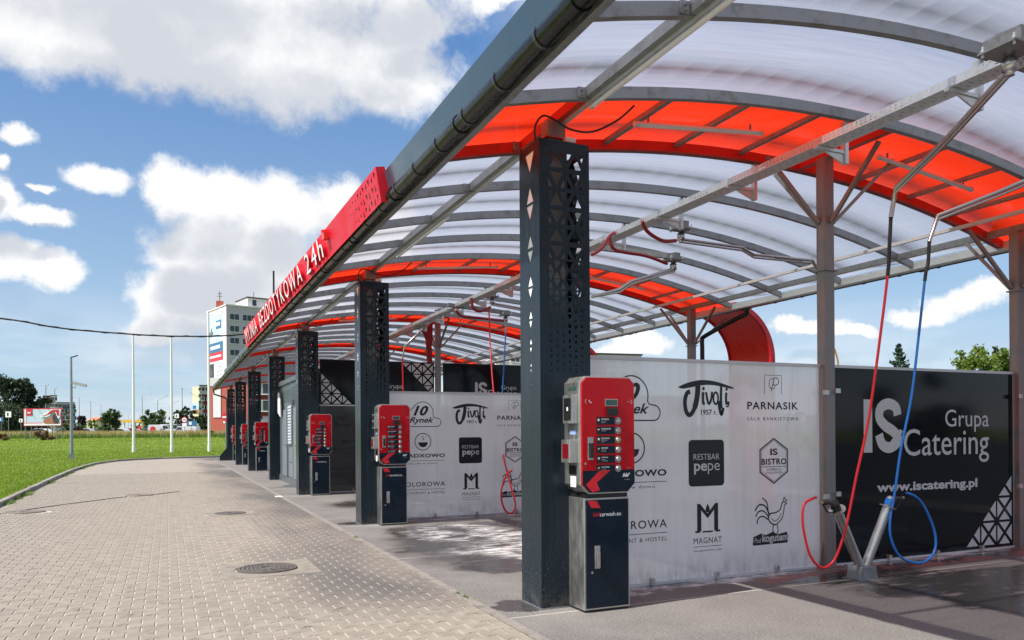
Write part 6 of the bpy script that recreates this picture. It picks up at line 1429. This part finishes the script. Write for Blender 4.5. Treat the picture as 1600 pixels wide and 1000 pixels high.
# far hedge line closing the horizon
r = np.random.default_rng(5); n = 16000; u = r.uniform(-700, 2300, n); dd_ = r.uniform(330, 420, n); hh = 5.5+2.2*np.sin(u*.021)+1.6*np.sin(u*.083+1)+r.normal(size=n)*.7
P_ = np.array([[*far(a, b, 0)[:2], .5+r.uniform()*h] for a, b, h in zip(u, dd_, hh)]); V, Fc = leaves(P_, 1.3, r); o = raw('distant_woods', V, Fc, leaf_mid, None); o['kind'] = 'stuff'; 
# small shrub and weeds on the verge
tree('brown_bush', 'low brown bush on the edge of the lawn under the billboard', ft(66, 100), 1.15, 3.4, weed_br, 5000, .15, seed=50, low=.02); tree('brown_bush', 'low brown bush at the left edge of the lawn', ft(3, 100), .95, 2.2, weed_br, 3500, .15, seed=51, low=.02)
tree('white_bush', 'small pale bush at the foot of the red building', ft(332, 112), .9, 1.4, weed_g, 900, .08, seed=52, low=.02)
def blades(name, P_, h, w, m_, r, lean=.35):
    n = len(P_); a = r.uniform(0, 2*pi, n); H_ = h*r.uniform(.5, 1.25, n); dx = np.cos(a)*w; dy = np.sin(a)*w; lx = r.normal(size=n)*lean*H_; ly = r.normal(size=n)*lean*H_
    V = np.stack([np.stack([P_[:, 0]-dx, P_[:, 1]-dy, P_[:, 2]-.01], 1), np.stack([P_[:, 0]+dx, P_[:, 1]+dy, P_[:, 2]-.01], 1), np.stack([P_[:, 0]+lx, P_[:, 1]+ly, P_[:, 2]+H_], 1)], 1).reshape(-1, 3)
    o = raw(name, V, np.arange(3*n).reshape(-1, 3), m_, None); o['kind'] = 'stuff'; return o
def tzv(P2, dep): t_ = np.clip((dep-66)/50, 0, 1); return 1.02*t_*t_*(3-2*t_)
f2 = np.array([fw.x, fw.y]); f2 /= np.linalg.norm(f2); r2 = np.array([rt.x, rt.y]); cam2 = np.array([CAM.x, CAM.y])
def scatter(n, d0, d1, p0, p1, r, pw=1.):
    dep = d0*(d1/d0)**(r.uniform(0, 1, n)**pw); px = r.uniform(p0, p1, n); P2 = cam2+dep[:, None]*(f2+((px-800)/F)[:, None]*r2); return P2, dep
kpa = np.array([[p.x, p.y] for p in kerb_path])
def on_lawn(P2):
    kx = np.interp(P2[:, 1], kpa[:, 1], kpa[:, 0]); return (P2[:, 0] < kx-.07) | (P2[:, 1] > 49.2)
r = np.random.default_rng(9)
P2, dep = scatter(150000, 14, 112, -60, 430, r); k_ = on_lawn(P2) & (P2[:, 0] < 12); P2, dep = P2[k_], dep[k_]; P_ = np.column_stack([P2, .035+tzv(P2, dep)]); 
P_ = P_.copy(); o = blades('lawn_grass', P_, .055, .012, blade_m, r); 
me = o.data; co = np.empty(len(me.vertices)*3, np.float32); me.vertices.foreach_get('co', co); co = co.reshape(-1, 3, 3); sc__ = np.clip(dep/22, 1, 3.2)[:len(co)]; c0_ = co[:, :2].mean(1, keepdims=True); hscale = np.clip(dep/40, 1, 1.6)
co[:, :, :2] = c0_[:, :, :2] + (co[:, :, :2]-c0_[:, :, :2])*sc__[:, None, None]; co[:, 2, 2] = P_[:, 2]+(co[:, 2, 2]-P_[:, 2])*hscale; me.vertices.foreach_set('co', co.ravel()); me.update()
# taller tufts along the kerb and joints
i_ = r.integers(0, len(kpa)-1, 9000); t_ = r.uniform(0, 1, 9000); P2 = kpa[i_]*(1-t_[:, None])+kpa[i_+1]*t_[:, None] + np.stack([-np.abs(r.normal(size=9000))*.12-.08, np.abs(r.normal(size=9000))*.03], 1); P2 = P2[(P2[:, 1] > 8)]
blades('kerb_grass', np.column_stack([P2, np.full(len(P2), .04)]), .10, .012, blade_m, r, .5)
n = 1500; i_ = r.choice(len(kpa)-1, n); cl = r.choice(22, n); ky = r.uniform(10, 40, 22)[cl]+r.normal(size=n)*.18; kx = np.interp(ky, kpa[:, 1], kpa[:, 0])+.09+np.abs(r.normal(size=n))*.05
blades('paving_weeds', np.column_stack([kx, ky, np.zeros(n)]), .07, .012, weed_g, r, .8)
n = 260; ky = np.array([.75, .9, 41.0, 5.2])[r.choice(4, n, p=[.12, .08, .7, .1])]; big_ = ky > 30; P_ = np.column_stack([np.where(big_, -.25+r.normal(size=n)*.2, -.41+r.normal(size=n)*.012), ky+r.normal(size=n)*np.where(big_, .25, .035), np.zeros(n)]); blades('edge_weeds', P_, .028, .006, weed_g, r, .8)
for nm_, cnt, dlo, dhi, hh_, m_, ww in (('verge_weeds', 26000, 112, 123, 1.0, weed_m, .05), ('verge_green_weeds', 12000, 108, 116, .65, weed_g, .05), ('verge_brown_weeds', 12000, 113, 121, .95, weed_br, .05)):
    dep = r.uniform(dlo, dhi, cnt); px = r.uniform(-150, 520, cnt); P2 = cam2+dep[:, None]*(f2+((px-800)/F)[:, None]*r2); hf = .75+.35*np.sin(px*.06)+.25*np.sin(px*.21+1)
    sel = r.uniform(0, 1, cnt) < np.clip(hf+(.3 if nm_ == 'verge_weeds' else 0), .1, 1); P2, dep = P2[sel], dep[sel]; blades(nm_, np.column_stack([P2, tzv(P2, dep)]), hh_, ww, m_, r, .25)
# behind the bays: spruce and sunlit shrub
def spruce(label, P, H_, seed=2):
    r = np.random.default_rng(seed); t = thing('spruce_tree', label, 'tree', P); tk = MB(); tk.tube([(0, 0, 0), (0, 0, H_)], [.09, .012], 6); pts = []
    z = .3
    while z < H_-.1:
        L__ = (H_-z)*.36+.06; nb = 9
        for i in range(nb):
            a = r.uniform(0, 2*pi); Lb_ = L__*r.uniform(.75, 1.15); k_ = int(40+Lb_*110); u = r.uniform(.05, 1, k_); rise = .10+.45*(z/H_)
            pts.append(np.stack([np.cos(a)*u*Lb_+r.normal(size=k_)*.035*(1.2-u), np.sin(a)*u*Lb_+r.normal(size=k_)*.035*(1.2-u), z+u*u*Lb_*rise-u*Lb_*.12+r.normal(size=k_)*.03], 1))
            if i < 6: tk.tube([(0, 0, z), (cos(a)*Lb_*.95, sin(a)*Lb_*.95, z+Lb_*(rise-.12))], [.018, .005], 4)
        z += .17
    tk.build('trunk', bark, t); P_ = np.concatenate(pts); V, Fc = leaves(P_, .038, r); raw('crown', V, Fc, needle, t)
p = at(1404, 537, 30); spruce('young spruce rising behind the black catering wall, left of the blue hose', (p.x, p.y, 0), p.z)
p = at(1535, 572, 26); tree('sunlit_shrub', 'sunlit yellow-green shrub behind the right part of the black catering wall', (p.x, p.y, 0), 4.15, 3.0, leaf_light, 9000, .065, lobes=26, seed=61, low=.4)
p = at(1575, 560, 25); tree('sunlit_shrub', 'taller leafy shrub behind the right-hand post', (p.x, p.y, 0), 4.35, 1.7, leaf_light, 5000, .06, lobes=16, seed=62, low=.3)
p = at(1556, 548, 28); tree('young_tree', 'slender leader of a young tree sticking out above the shrub', (p.x, p.y, 0), 4.75, .8, leaf_mid, 500, .06, lobes=12, seed=63, low=.6)
for i, (px, d, h, w) in enumerate(((1700, 24, 4.0, 4), (1200, 40, 3.6, 6), (1320, 42, 3.4, 6))):
    p = at(px, 600, d); tree('background_bush', ['leafy bush beyond the right edge', 'leafy bush hidden behind the frosted wall', 'leafy bush hidden behind the black catering wall'][i], (p.x, p.y, 0), h if i == 0 else 3.0, w, leaf_mid, 3000, .12, seed=70+i, low=.05)
for i, (x_, y_, h_, w_) in enumerate(((-14, -46, 6, 8), (0, -50, 7, 9), (12, -44, 5.5, 8), (24, -47, 6, 9), (36, -40, 6, 8), (47, -33, 6, 9), (56, -22, 5.5, 8), (62, -10, 6, 9))):
    tree('broadleaf_tree', 'tree across the drive behind the camera, ' + ['first', 'second', 'third', 'fourth', 'fifth', 'sixth', 'seventh', 'eighth'][i] + ' from the west', (x_, y_, 0), h_, w_, leaf_dark, 2500, .42, seed=90+i, low=.05)
